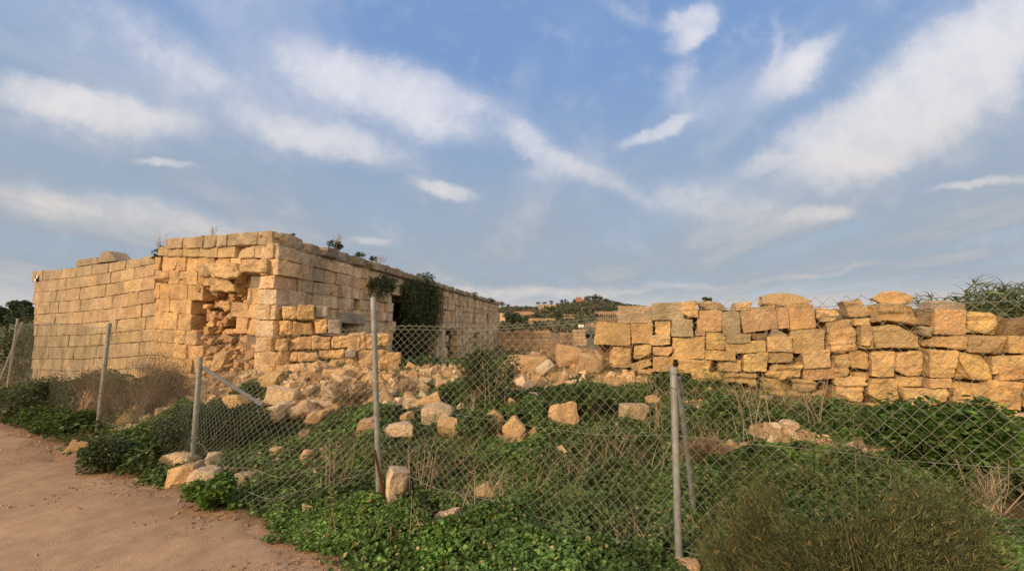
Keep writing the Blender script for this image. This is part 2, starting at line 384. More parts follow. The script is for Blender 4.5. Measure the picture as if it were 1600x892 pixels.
def far_z(x, y):
    d = np.hypot(x, y); yy_ = np.maximum(y, 1.0); pxx = 800 + F_PX * (x / yy_) * (ct + .0)
    pxx = np.where(y > 5, pxx, 0)
    rp = np.interp(pxx, ridge_px[:, 0], ridge_px[:, 1]); tr = ray(800, 0)[1] * 0 + (st + (446 - rp) / F_PX * ct) / (ct - (446 - rp) / F_PX * st)
    # slope angle as function of distance
    t20 = (st + (446 - 527) / F_PX * ct) / (ct - (446 - 527) / F_PX * st)
    f = np.clip((d - 45) / (270 - 45), 0, 1)
    ang = t20 + (tr - t20) * f ** .75
    zz_ = CH + ang * np.minimum(d, 270); zn = -.2 + 0 * d
    zz_ = np.where(d < 45, zn + (CH + t20 * 45 - zn) * ss(25, 45, d), zz_)
    back = ss(270, 420, d); return zz_ * (1 - back) + back * (-6.0)
def tz(x, y):
    x = np.asarray(x, float); y = np.asarray(y, float); sh = x.shape; xf = x.ravel(); yf = y.ravel(); z = np.zeros(len(xf))
    for i in range(0, len(xf), 20000):
        s = slice(i, i + 20000); D = np.hypot(xf[s, None] - ctrl[None, :, 0], yf[s, None] - ctrl[None, :, 1])
        z[s] = D @ wts[:-3] + wts[-3] + wts[-2] * xf[s] + wts[-1] * yf[s]
    z = z.reshape(sh)
    sd_ = edge_sd(x, y); verge = ss(0.0, .5, sd_)
    z = z * ss(-.3, .6, sd_)
    z = z + verge * (.045 * n2(x, y, .9, 3) + .025 * n2(x, y, 3.1, 5))
    d = np.hypot(x, y); b = ss(13, 24, d)
    return z * (1 - b) + far_z(x, y) * b
def tz1(x, y): return float(tz(np.array([x]), np.array([y]))[0])
def ground_hit(px, py):
    a, b = ray(px, py); Ys = np.linspace(1.2, 14, 500); z = tz(a * Ys, Ys); r_ = CH + b * Ys
    k_ = np.argmax(r_ < z) if (r_ < z).any() else -1
    Y = Ys[k_]; return np.array([a * Y, Y, z[k_]])

def axis(lo, hi, st_, far, g_):
    c = list(np.arange(lo, hi + 1e-6, st_)); s = st_; v = c[-1]; R = []
    while v < far: s *= g_; v += s; R.append(v)
    s = st_; v = c[0]; Lf = []
    while v > -far: s *= g_; v -= s; Lf.append(v)
    return np.array(Lf[::-1] + c + R)
xs = axis(-15, 10, .09, 1500, 1.05); ys = axis(-1.5, 12, .09, 1500, 1.045); ys = ys[ys > -60]
X, Y = np.meshgrid(xs, ys); Z = tz(X, Y)
def grid_faces(ny, nx):
    i = np.arange(ny - 1)[:, None] * nx + np.arange(nx - 1)[None]; return np.stack([i, i + 1, i + nx + 1, i + nx], -1).reshape(-1, 4)
# ground colour: where the ground is bare limestone rubble it is pale ochre, under weeds dark loam, far fields green-brown
bare_px = [(350, 600, 6.4, 1.1, .7, 1.), (880, 560, 7.8, 1.3, .7, .95), (500, 610, 6.0, 1.0, .5, .95), (330, 625, 6.1, .6, .35, .9), (470, 600, 6.5, 1.2, .5, 1.), (580, 600, 6.6, 1.0, .55, 1.), (690, 580, 7.6, .9, .5, 1.), (640, 632, 5.8, .55, .35, .8), (1220, 678, 4.6, .45, .3, .95),
           (1110, 706, 4.3, .5, .22, .9), (1335, 690, 4.4, .4, .15, .8), (800, 686, 4.7, .35, .2, .9), (850, 600, 7.0, 1.0, .6, .8), (960, 605, 6.6, .8, .35, .9), (1150, 620, 6.0, 1.0, .22, .6),
           (1350, 642, 5.6, 1.2, .22, .55), (1560, 665, 5.1, .8, .3, .9), (1085, 640, 5.6, .3, .25, .8), (900, 530, 11.5, 2.6, 2.8, .9), (350, 660, 5.4, .3, .2, .4), (1300, 640, 5.3, .35, .18, .7), (760, 655, 5.2, .3, .2, .5)]
bare = []
for (px, py, Y0, rx, ry, amt) in bare_px: p = W(px, py, Y0); bare.append((p[0], p[1], rx, ry, amt))
def bareness(x, y):
    r = np.zeros(np.shape(x))
    for (bx, by, rx, ry, a) in bare:
        d = np.hypot((x - bx) / rx, (y - by) / ry); r = np.maximum(r, a * (1 - ss(.65, 1.25, d + .25 * n2(x, y, 2.5, 9))))
    return r
BR = bareness(X, Y); D = np.hypot(X, Y)
loam = np.array([.075, .062, .034]); ochre = np.array([.47, .31, .165]); field = np.array([.13, .125, .065]); tan = np.array([.26, .19, .11])
nn = n2(X, Y, .02, 21)[..., None]; nm = n2(X, Y, 1.4, 22)[..., None]
colg = loam + (ochre - loam) * np.clip(BR[..., None] * (1 + .2 * nm) + .06, 0, 1)
vg = (1 - ss(0, .25, edge_sd(X, Y)))[..., None]; colg = colg * (1 - vg) + np.array([.36, .235, .145]) * vg
farc = field + (tan - field) * np.clip(.35 + nn * 1.2 + .3 * n2(X, Y, .09, 25)[..., None], 0, 1)
fb = ss(12, 30, D)[..., None]; colg = colg * (1 - fb) + farc * fb
g_mb = MB().add(np.stack([X, Y, Z], -1).reshape(-1, 3), grid_faces(len(ys), len(xs)), colg.reshape(-1, 3))
ground = g_mb.build('ground', SOIL, smooth=True); tag(ground, kind='structure')
# the path sheet
pxs = np.arange(-15, 3.2, .06); pys = np.arange(-2.8, 9.6, .06); PX, PY = np.meshgrid(pxs, pys)
esd = edge_sd(PX, PY) + .10 * n2(PX, PY, 2.2, 31) + .05 * n2(PX, PY, 9, 32); keep = esd < 0.22
PZ = tz(PX, PY) + .006 + np.clip(.012 * n2(PX, PY, .8, 33) + .008, 0, .03) - .07 * ss(-.10, .22, esd)
Fp = grid_faces(len(pys), len(pxs)); kf = keep.ravel()[Fp].all(1)
used = np.unique(Fp[kf]); remap = -np.ones(PX.size, np.int64); remap[used] = np.arange(len(used))
pt = 1 + .10 * n2(PX, PY, .7, 35) + .07 * n2(PX, PY, 4, 36)
MB().add(np.stack([PX, PY, PZ], -1).reshape(-1, 3)[used], remap[Fp[kf]], np.repeat(pt.ravel()[used][:, None], 3, 1)).build('path', PATHM, smooth=True)['kind'] = 'structure'

# ------------------------------------------------------------------ stone templates for scatter
def scatter_stones(mb, P, S, base, seed, lv=0, spread=.2):
    rs = np.random.default_rng(seed); T = []
    for k_ in range(10):
        V, F = stone_verts(1, .55 + .4 * rs.random(), .6 + .4 * rs.random(), lv, .12, .12, seed + k_ * 7, chips=4, freq=1.3); T.append((V, F))
    for k_, (p, s) in enumerate(zip(P, S)):
        V, F = T[k_ % 10]; R = rotm(rs.uniform(-.7, .7), rs.uniform(-.7, .7), rs.uniform(0, 6.3))
        b_ = base[k_] if np.ndim(base) == 2 else base
        mb.add((V * s) @ R.T + p, F, vary(b_, rs, spread, .05))
def area_pts(n, x0, x1, y0, y1, fn, seed):
    rs = np.random.default_rng(seed); x = rs.uniform(x0, x1, n); y = rs.uniform(y0, y1, n); k_ = rs.random(n) < fn(x, y); return x[k_], y[k_]

# ------------------------------------------------------------------ building ruin
A_END = (-13.5, 10.8)
PLF = Plane(CORN, A_END, (-.3, -1)); PLR = Plane(CORN, (-.97, 29.1), (1, 0))
ruin = empty('ruined_building', (CORN[0], CORN[1], 0))
tag(ruin, 'roofless ruined farm building of coursed limestone blocks with a collapsed front corner', 'ruin')
def lerp_list(l, n): return np.interp(np.linspace(0, 1, n), np.linspace(0, 1, len(l)), l)
def build_courses(mb, pl_, pxL, ysL, pxR, ysR, blen, c0, lv, rough, seed, skip=None, d0=-.35, d1=0.0, r=.018, sag=0.0, grey=None, jit=.012, ragL=0, ragR=0, gap=.004):
    rs = np.random.default_rng(seed); n = len(ysL) - 1
    for k_ in range(n):
        sL = pl_.hit(pxL, ysL[k_])[0]; sR = pl_.hit(pxR, ysR[k_])[0]
        z = [pl_.hit(pxL, ysL[k_])[1], pl_.hit(pxR, ysR[k_])[1], pl_.hit(pxL, ysL[k_ + 1])[1], pl_.hit(pxR, ysR[k_ + 1])[1]]
        lo, hi = min(sL, sR), max(sL, sR)
        def zt(s, top=True):
            t = (s - sL) / (sR - sL); a, b = (z[0], z[1]) if top else (z[2], z[3])
            kk = k_ if top else k_ + 1
            return a + (b - a) * t - sag * math.sin(PI * np.clip(t, 0, 1)) + .018 * float(n2(np.array([s * 1.1]), np.array([kk * 3.7 + seed]), 1.0, 3, 2)[0])
        s = lo + (ragL * rs.uniform(-1, 1)); cut = []
        while s < hi - .1:
            cut.append(s); s += rs.uniform(*blen)
        cut.append(hi + ragR * rs.uniform(-1, 1))
        for a, b in zip(cut[:-1], cut[1:]):
            m = (a + b) / 2; zm = (zt(m) + zt(m, False)) / 2
            cpx = pl_.px(m, zm)
            dd = 0
            if skip:
                q = skip(cpx[0], cpx[1], m, zm)
                if q is True: continue
                if q: dd = q
            lean = rs.uniform(-jit, jit)
            quad = [(a, zt(a, False)), (b, zt(b, False)), (b + lean, zt(b)), (a + lean, zt(a))]
            tint = vary(c0, rs, .16, .05)
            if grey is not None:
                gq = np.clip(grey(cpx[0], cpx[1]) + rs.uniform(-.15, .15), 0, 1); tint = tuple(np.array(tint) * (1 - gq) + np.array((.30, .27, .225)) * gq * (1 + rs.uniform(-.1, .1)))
            plane_block(mb, pl_, quad, d0, d1 + dd + rs.uniform(-.012, .012) * (1 if lv else .6), tint, lv, r * rs.uniform(.6, 1.7), rough, int(rs.integers(1e6)), chips=(1 if rs.random() < .3 and rough > .01 else 0), gap=gap)
A_L = [424, 440, 457, 474.5, 491, 508, 525, 542, 560, 577, 595, 612]; A_R = [397, 412, 431, 451, 473, 493, 513, 533, 555, 575, 595, 612]
mbA = MB()
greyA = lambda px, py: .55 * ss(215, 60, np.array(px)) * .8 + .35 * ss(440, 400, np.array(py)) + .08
# left panel set back 10 cm
PLA = Plane(tuple(PLF.P0 - PLF.n * .10), tuple(PLF.P0 - PLF.n * .10 + PLF.d * PLF.L), (-.3, -1))
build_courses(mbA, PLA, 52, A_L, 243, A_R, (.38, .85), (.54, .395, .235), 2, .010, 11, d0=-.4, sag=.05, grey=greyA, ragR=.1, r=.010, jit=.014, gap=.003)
# stub stones standing on the left panel
for quad_px, tn in (([(118, 417), (152, 412), (150, 402), (120, 405)], (.36, .30, .22)),):
    q = [PLA.hit(*p) for p in quad_px]; plane_block(mbA, PLA, q, -.4, 0, tn, 2, .02, .012, 91)
q = [PLA.hit(*p) for p in ((146, 411), (181, 407), (168, 392), (161, 391))]; plane_block(mbA, PLA, q, -.35, -.02, (.33, .28, .21), 2, .01, .008, 92)
mbA.build('left_front_wall', LIME, ruin, smooth=False)
# right panel with the hole
B_L = [400, 422, 442, 466, 488, 513, 533, 555, 577, 600, 622]
B_R = [404, 429, 452, 476, 500, 525, 550, 574, 600, 624, 648]
hole1 = np.array([(309, 436), (331, 436), (333, 458), (366, 458), (374, 475), (370, 500), (362, 520), (372, 528), (404, 528), (405, 600), (338, 600), (318, 560), (312, 500)], float)
hole2 = np.array([(372, 431), (424, 431), (422, 456), (395, 458), (378, 465), (368, 450)], float)
def skipB(px, py, s, z):
    if in_poly(np.array([px]), np.array([py]), hole1)[0]: return True
    if in_poly(np.array([px]), np.array([py]), hole2)[0]: return -.16
    return None
mbB = MB()
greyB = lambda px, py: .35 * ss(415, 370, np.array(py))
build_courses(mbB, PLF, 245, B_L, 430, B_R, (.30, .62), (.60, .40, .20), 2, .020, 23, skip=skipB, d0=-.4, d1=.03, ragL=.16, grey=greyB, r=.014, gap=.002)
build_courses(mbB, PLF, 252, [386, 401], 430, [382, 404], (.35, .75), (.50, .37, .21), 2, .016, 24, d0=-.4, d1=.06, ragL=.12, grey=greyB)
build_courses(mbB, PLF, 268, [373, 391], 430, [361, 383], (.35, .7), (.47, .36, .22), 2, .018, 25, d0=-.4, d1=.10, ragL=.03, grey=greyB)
# hanging and leaning stones around the hole
for pts, d1, tn in (([(331, 457), (368, 456), (369, 434), (331, 434)], .05, (.5, .36, .19)), ([(346, 436), (388, 436), (384, 412), (332, 412)], .16, (.52, .38, .2)),
                    ([(386, 428), (427, 428), (427, 405), (378, 407)], .12, (.5, .36, .2)), ([(313, 433), (338, 432), (328, 414), (311, 415)], .07, (.52, .38, .22)),
                    ([(283, 438), (312, 436), (309, 416), (285, 417)], .05, (.55, .39, .21)), ([(325, 598), (346, 590), (366, 545), (340, 552)], .10, (.62, .42, .22)),
                    ([(395, 600), (428, 600), (428, 577), (398, 577)], .05, (.6, .41, .22))):
    plane_block(mbB, PLF, [PLF.hit(*p) for p in pts], -.3, d1, tn, 3, .04, .03, int(pts[0][0]), chips=2)
mbB.build('right_front_wall', LIME, ruin)
# rubble fill of the hole
rsH = np.random.default_rng(5); mbH = MB()
for k_ in range(260):
    px = rsH.uniform(300, 418); py = rsH.uniform(436, 606)
    s, z = PLF.hit(px, py); dp = rsH.uniform(-.27, -.05) + (.30 * max(0, (py - 545) / 60))
    w = rsH.uniform(.04, .13); h = w * rsH.uniform(.35, .8)
    if not in_poly(np.array([px]), np.array([py]), hole1 + 0)[0] and rsH.random() < .8: continue
    V, F = stone_verts(w, h, .09, 1, .02, .02, k_, chips=3, freq=10); R = rotm(0, 0, rsH.normal() * .35); V = V @ R.T
    mbH.add(PLF.pt(s + V[:, 0], z + V[:, 1], dp + V[:, 2]), F, vary((.46, .285, .15) if rsH.random() < .5 else (.55, .35, .18), rsH, .25, .06))
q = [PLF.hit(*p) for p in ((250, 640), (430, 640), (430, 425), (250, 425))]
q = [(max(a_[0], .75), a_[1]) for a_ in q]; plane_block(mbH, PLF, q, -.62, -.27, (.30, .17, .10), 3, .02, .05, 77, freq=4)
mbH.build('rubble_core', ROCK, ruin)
# right-hand long wall: courses from the corner course list, level
zc = [PLR.hit(431, y_)[1] for y_ in (382, 404, 429, 452, 476, 500, 525, 550, 574, 600, 625)]
zc = list(zc) + [0.0, -.3]
openings = [(614, 684, 462, 580), (698, 715, 513, 566), (741, 749, 517, 545), (528, 566, 503, 521), (548, 558, 462, 492)]
def skipR(px, py, s, z):
    for i, (a, b, c, d) in enumerate(openings):
        if a < px < b and c < py < d: return True if i < 3 or i == 3 else -.15
    return None
mbR = MB(); rsR = np.random.default_rng(3)
for k_ in range(len(zc) - 1):
    s = 0.0
    first = True
    while s < PLR.L:
        ln = rsR.uniform(.26, .62) * (1.25 if s > 9 else 1); e = min(s + ln, PLR.L)
        zt_, zb_ = zc[k_], zc[k_ + 1]; mpx = PLR.px((s + e) / 2, (zt_ + zb_) / 2); q = skipR(mpx[0], mpx[1], 0, 0)
        if k_ == 0 and s < 1.0: zt_ += 0
        if q is not True:
            f_ = rsR.uniform(0, 1); c_ = (.68, .55, .38) if f_ < .7 else (.66, .48, .29)
            lv = 2 if s < 3 else (1 if s < 9 else 0)
            j = lambda: rsR.uniform(-.008, .008)
            plane_block(mbR, PLR, [(s, zb_ + j()), (e, zb_ + j()), (e + j(), zt_ + j()), (s + j(), zt_ + j())], -.35, rsR.uniform(-.02, .012) + (q or 0) + (-.05 if rsR.random() < .08 else 0),
                        vary(c_, rsR, .15, .03), lv, rsR.uniform(.008, .025), .012, int(rsR.integers(1e6)), gap=.003)
        s = e
mbR.build('side_wall', LIME_G, ruin)
# cornice
mbC = MB(); s = -.04
zc0 = 3.0; ctop = PLR.hit(470, 372)[1]; cbot = PLR.hit(470, 391)[1]
while s < PLR.L:
    e = s + rsR.uniform(.4, .8)
    if s < .9:
        plane_block(mbC, PLR, [(s, zc[0]), (e, zc[0]), (e, ctop + rsR.uniform(-.12, .0)), (s, ctop + rsR.uniform(-.06, .03))], -.4, rsR.uniform(-.06, .03), vary((.42, .34, .24), rsR), 2, .05, .03, int(e * 99), chips=2)
    else:
        pr = .10 if rsR.random() > .12 else .03
        plane_block(mbC, PLR, [(s, cbot), (e, cbot), (e, ctop + rsR.uniform(-.05, .01)), (s, ctop + rsR.uniform(-.05, .01))], -.45, pr + rsR.uniform(-.02, .02), vary((.40, .35, .275), rsR, .18), 2 if s < 6 else 1, .04, .022, int(e * 91), chips=1)
    s = e
mbC.build('cornice', LIME_G, ruin)
# upper fill between cornice underside and top course
mbF = MB(); plane_block(mbF, PLR, [(0, zc[0] - .05), (PLR.L, zc[0] - .05), (PLR.L, cbot + .02), (0, cbot + .02)], -.38, -.015, (.4, .34, .27), 1, .01, .004, 8)
# wall cores; the unseen slab below them is added to keep the inside dark
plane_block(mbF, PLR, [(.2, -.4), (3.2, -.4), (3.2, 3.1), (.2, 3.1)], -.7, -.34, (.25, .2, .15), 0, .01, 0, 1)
d_s = [PLR.hit(px, 520)[0] for px in (526, 568, 612, 686, 697, 716, 741, 750)]
for a, b in ((0.2, d_s[0]), (d_s[1], d_s[2]), (d_s[3], d_s[4]), (d_s[5], d_s[6]), (d_s[7], PLR.L)):
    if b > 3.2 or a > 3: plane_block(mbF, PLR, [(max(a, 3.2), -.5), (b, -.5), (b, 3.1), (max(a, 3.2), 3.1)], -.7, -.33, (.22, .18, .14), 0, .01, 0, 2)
zt1 = PLR.hit(650, 474)[1]
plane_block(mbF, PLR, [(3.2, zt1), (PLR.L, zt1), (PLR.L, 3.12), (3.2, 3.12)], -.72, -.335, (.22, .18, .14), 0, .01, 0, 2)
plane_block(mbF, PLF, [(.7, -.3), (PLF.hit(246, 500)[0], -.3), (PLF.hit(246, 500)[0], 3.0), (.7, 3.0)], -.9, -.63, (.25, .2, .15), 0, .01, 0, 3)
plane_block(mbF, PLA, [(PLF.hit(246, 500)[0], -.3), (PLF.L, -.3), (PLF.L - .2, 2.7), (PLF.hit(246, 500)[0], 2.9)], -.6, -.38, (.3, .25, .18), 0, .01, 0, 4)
mbF.build('wall_core', LIME_G, ruin)
roof = MB(); rp = [PLR.pt(.5, 0, -.5), PLR.pt(PLR.L, 0, -.5), PLR.pt(PLR.L, 0, -5.5), PLR.pt(2.0, 0, -5.5)]  # unseen slab and inner wall added to keep skylight out of the openings
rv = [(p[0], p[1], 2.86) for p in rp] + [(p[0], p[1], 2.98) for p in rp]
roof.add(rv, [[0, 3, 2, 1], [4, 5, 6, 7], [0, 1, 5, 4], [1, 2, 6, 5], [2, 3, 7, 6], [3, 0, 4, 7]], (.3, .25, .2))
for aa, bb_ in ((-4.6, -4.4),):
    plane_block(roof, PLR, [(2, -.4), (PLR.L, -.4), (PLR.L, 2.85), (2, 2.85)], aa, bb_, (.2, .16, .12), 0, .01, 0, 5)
roof.build('interior_light_block', LIME_G, ruin)
# sills, pipes
pm = MB(); s0 = PLR.hit(762, 500)[0]; zA = PLR.hit(762, 481)[1]; tube(pm, PLR.pt(np.array([s0, s0]), np.array([zA, -.2]), .09), .05, .05, 8); pm.build('drain_pipe', PVC, ruin)
pm = MB(); s0 = PLR.hit(676, 520)[0]; zA = PLR.hit(676, 497)[1]; tube(pm, PLR.pt(np.array([s0, s0]), np.array([zA, -.1]), .07), .03, .03, 8); pm.build('drain_pipe', PVC, ruin)
for (a, b, t_, bt) in ((527, 568, 487, 503), (697, 717, 508, 513)):
    mbS = MB()
    plane_block(mbS, PLR, [PLR.hit(a, bt + 1), PLR.hit(b, bt + (5 if a == 527 else 2)), PLR.hit(b, t_ + (4 if a == 527 else 2)), PLR.hit(a, t_)], -.3, .06, (.42, .38, .30), 2, .02, .012, a)
    mbS.build('lintel', LIME_G, ruin)

# low cross wall in the sun (broken stub beside the corner)
PLS = Plane((-3.98, 6.68), (-2.2, 7.42), (.2, -1)); C2 = lambda x, y: (220 + x / 2.973, 340 + y / 2.973); C3 = lambda x, y: (500 + x / 2.972, 340 + y / 2.972)
stub = empty('broken_cross_wall', (-3.2, 7, .5)); tag(stub, 'low stepped remnant of sunlit cross wall jutting right from the ruin corner', 'wall')
mbT = MB(); rsT = np.random.default_rng(31)
ORG = (.64, .43, .215)
for (x0, y0, x1, y1, cc, rg) in [(655, 415, 725, 475, 2, .5), (727, 405, 808, 475, 2, .6), (808, 410, 870, 465, 2, .2), (645, 478, 705, 545, 2, 1), (703, 485, 800, 548, 2, 1), (802, 472, 870, 545, 2, 1), (868, 475, 930, 540, 2, .2),
        (625, 560, 680, 615, 2, 1), (680, 555, 795, 615, 2, 1), (795, 550, 885, 612, 2, 1), (885, 550, 975, 610, 2, 1), (958, 540, 1020, 622, 2, 1), (610, 622, 690, 682, 2, 1.6), (690, 620, 730, 670, 2, 1), (728, 625, 825, 670, 2, 1),
        (825, 615, 945, 655, 2, 1), (945, 612, 1000, 652, 2, .1), (625, 680, 760, 730, 2, 1), (760, 670, 880, 730, 2, 1.3), (880, 655, 1000, 730, 2, 1.3),
        (130, 535, 218, 612, 3, 1), (215, 540, 262, 610, 3, 1), (262, 541, 322, 600, 3, 1), (175, 612, 320, 680, 3, 1), (40, 650, 180, 730, 3, 1.3), (180, 670, 370, 740, 3, 1.3), (310, 628, 378, 690, 3, 1.2)]:
    f = C2 if cc == 2 else C3; qd = [PLS.hit(*f(*p)) for p in ((x0, y1), (x1, y1), (x1, y0), (x0, y0))]
    t_ = vary(ORG, rsT, .1, .05) if rg > .3 else (.36, .33, .28)
    plane_block(mbT, PLS, qd, -.34, rsT.uniform(-.02, .05), t_, 3, .035, .013 + .016 * rg, int(rsT.integers(1e6)), chips=int(rg > .8) + int(rg > 1.2), gap=.003)
plane_block(mbT, PLS, [(0.05, .2), (1.75, .2), (1.5, 1.30), (.05, 1.45)], -.5, -.12, (.30, .2, .11), 2, .03, .03, 4)
mbT.build('cross_wall_blocks', LIME, stub)

# ------------------------------------------------------------------ dry stone wall at the right
PW = Plane(W(925, 565, 7.25)[:2], W(1600, 600, 5.25)[:2], (-.3, -1))
C5 = lambda x, y: (920 + x / 3.878, 430 + y / 3.878); C6 = lambda x, y: (1240 + x / 3.431, 410 + y / 3.431)
dsw = empty('dry_stone_wall', (PW.P0[0], PW.P0[1], .8)); tag(dsw, 'rough wall of stacked square limestone blocks behind the chain link fence', 'wall')
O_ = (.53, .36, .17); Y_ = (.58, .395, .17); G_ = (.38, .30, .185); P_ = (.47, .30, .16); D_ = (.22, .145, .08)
WB = [(5, 175, 185, 390, 292, 0, G_, 0), (5, 380, 165, 575, 272, -1, G_, 0), (5, 35, 288, 258, 425, 4, O_, 0), (5, 258, 292, 388, 415, 0, O_, 0), (5, 110, 418, 260, 570, 3, Y_, 1), (5, 272, 415, 388, 515, 0, Y_, 1),
      (5, 560, 152, 665, 265, -6, Y_, 1), (5, 400, 275, 498, 358, 0, Y_, 0), (5, 498, 265, 635, 372, 0, G_, 0), (5, 362, 362, 498, 428, -4, O_, 1), (5, 382, 428, 510, 490, 2, P_, 1), (5, 255, 515, 382, 570, -20, Y_, 1),
      (5, 388, 490, 515, 585, 0, P_, 0), (5, 668, 160, 850, 215, 0, G_, 1), (5, 655, 212, 810, 342, 0, P_, 0), (5, 502, 370, 708, 512, 0, Y_, 0), (5, 643, 335, 708, 368, 0, P_, 0), (5, 705, 342, 830, 458, 0, O_, 1),
      (5, 808, 218, 922, 362, -6, G_, 0), (5, 855, 165, 990, 215, -3, O_, 1), (5, 925, 192, 1148, 342, -8, P_, 0), (5, 828, 355, 980, 412, 0, G_, 0), (5, 832, 398, 1072, 472, -3, O_, 0), (5, 700, 458, 885, 512, 2, O_, 0),
      (5, 535, 508, 785, 590, 0, O_, 1), (5, 785, 505, 935, 592, 0, O_, 1), (5, 932, 472, 1078, 588, 3, Y_, 1), (5, 1070, 458, 1240, 532, -1, O_, 0), (5, 1078, 370, 1228, 465, 0, O_, 0), (5, 1085, 328, 1212, 375, 0, G_, 1),
      (5, 985, 350, 1085, 392, 0, D_, 1), (5, 1138, 192, 1205, 325, -4, P_, 0), (5, 1198, 175, 1372, 328, -4, P_, 0), (5, 1222, 318, 1440, 480, 3, O_, 0), (5, 1088, 538, 1300, 635, 2, Y_, 2), (5, 1067, 630, 1240, 700, 2, O_, 1),
      (5, 800, 595, 1060, 665, 4, O_, 2), (5, 600, 590, 800, 640, 2, O_, 2), (5, 1075, 700, 1300, 745, 2, O_, 2), (5, 100, 565, 250, 620, 2, O_, 2), (5, 250, 578, 400, 625, 0, O_, 2),
      (6, 0, 630, 150, 700, 5, O_, 2), (6, 48, 472, 195, 568, -6, O_, 0), (6, 57, 555, 230, 632, -5, P_, 0), (6, 112, 232, 258, 340, 2, O_, 2), (6, 262, 195, 418, 300, -6, O_, 1), (6, 182, 312, 322, 372, -8, P_, 0),
      (6, 322, 295, 420, 340, -3, O_, 1), (6, 195, 352, 358, 482, -5, Y_, 2), (6, 350, 335, 420, 462, 0, P_, 0), (6, 208, 500, 292, 608, 0, Y_, 2), (6, 299, 465, 420, 592, 2, O_, 1), (6, 300, 590, 420, 630, 2, O_, 1),
      (6, 228, 612, 392, 760, 0, Y_, 2), (6, 392, 625, 572, 765, 0, Y_, 1), (6, 424, 225, 685, 322, 0, Y_, 2), (6, 416, 333, 695, 472, 0, O_, 1), (6, 427, 474, 556, 617, 0, Y_, 0), (6, 556, 474, 712, 613, 0, Y_, 1),
      (6, 565, 617, 705, 668, 0, Y_, 0), (6, 715, 619, 832, 670, 0, O_, 0), (6, 575, 670, 818, 780, 0, Y_, 1), (6, 672, 255, 765, 335, 5, D_, 1), (6, 682, 335, 765, 395, 12, G_, 1), (6, 758, 250, 935, 390, 1, P_, 0),
      (6, 930, 258, 1128, 392, 1, Y_, 2), (6, 725, 392, 940, 460, 3, Y_, 1), (6, 935, 390, 1160, 492, 1, O_, 1), (6, 1160, 395, 1320, 490, 0, O_, 0), (6, 718, 465, 878, 620, 0, Y_, 1), (6, 880, 474, 1058, 640, 1, Y_, 1),
      (6, 1070, 500, 1260, 600, -2, O_, 0), (6, 1100, 560, 1260, 632, -4, P_, 1), (6, 853, 645, 1036, 780, 2, Y_, 1), (6, 1042, 636, 1235, 798, 2, Y_, 1), (6, 820, 672, 855, 745, 0, D_, 1), (6, 1000, 792, 1250, 860, 3, O_, 2),
      (6, 1240, 480, 1420, 640, 0, O_, 1), (6, 1245, 640, 1430, 800, 2, O_, 1), (6, 1325, 395, 1500, 485, 0, O_, 1), (6, 580, 782, 830, 840, 2, O_, 2), (6, 230, 765, 570, 820, 0, O_, 2), (6, 830, 785, 1000, 830, 0, O_, 2), (6, 0, 702, 226, 760, 0, O_, 2),
      (6, 350, 402, 395, 447, 10, Y_, 0)]
rsW = np.random.default_rng(41)
for k_, (cr, x0, y0, x1, y1, tilt, tn, rg) in enumerate(WB):
    f = C5 if cr == 5 else C6; t = math.radians(tilt); cx, cy = (x0 + x1) / 2, (y0 + y1) / 2; hw, hh = (x1 - x0) / 2, (y1 - y0) / 2
    pts = []
    for (sx, sy) in ((-1, 1), (1, 1), (1, -1), (-1, -1)):
        jx, jy = rsW.uniform(-.11, .02, 2) * (1.3 if rg else .55); ux = hw * (sx * (1 + jx)); uy = hh * (sy * (1 + jy))
        pts.append(PW.hit(*f(cx + ux * math.cos(t) - uy * math.sin(t), cy + ux * math.sin(t) + uy * math.cos(t))))
    front = rsW.uniform(-.07, .07)
    if tn is D_ or tn is G_ and rg: front -= .06
    if k_ == len(WB) - 1: front = .1
    b = MB(); sm = (pts[0][0] + pts[1][0]) / 2; zm = (pts[0][1] + pts[2][1]) / 2
    plane_block(b, PW, pts, -.34, front, vary(tn, rsW, .14, .06), 3, (.007, .018, .04)[rg], (.011, .026, .045)[rg], int(rsW.integers(1e6)), chips=(0, 2, 4)[rg], gap=.001, strata=(.1, .35, .8)[rg], freq=(7, 6, 5)[rg])
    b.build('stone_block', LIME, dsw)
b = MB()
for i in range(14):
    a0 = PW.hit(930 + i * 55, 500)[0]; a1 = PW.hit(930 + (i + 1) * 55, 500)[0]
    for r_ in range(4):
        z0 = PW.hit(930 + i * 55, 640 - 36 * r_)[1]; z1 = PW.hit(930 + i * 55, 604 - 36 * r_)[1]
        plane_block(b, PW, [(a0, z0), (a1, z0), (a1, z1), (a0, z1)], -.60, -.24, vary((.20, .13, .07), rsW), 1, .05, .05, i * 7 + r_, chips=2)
b.build('rubble_core', ROCK, dsw)

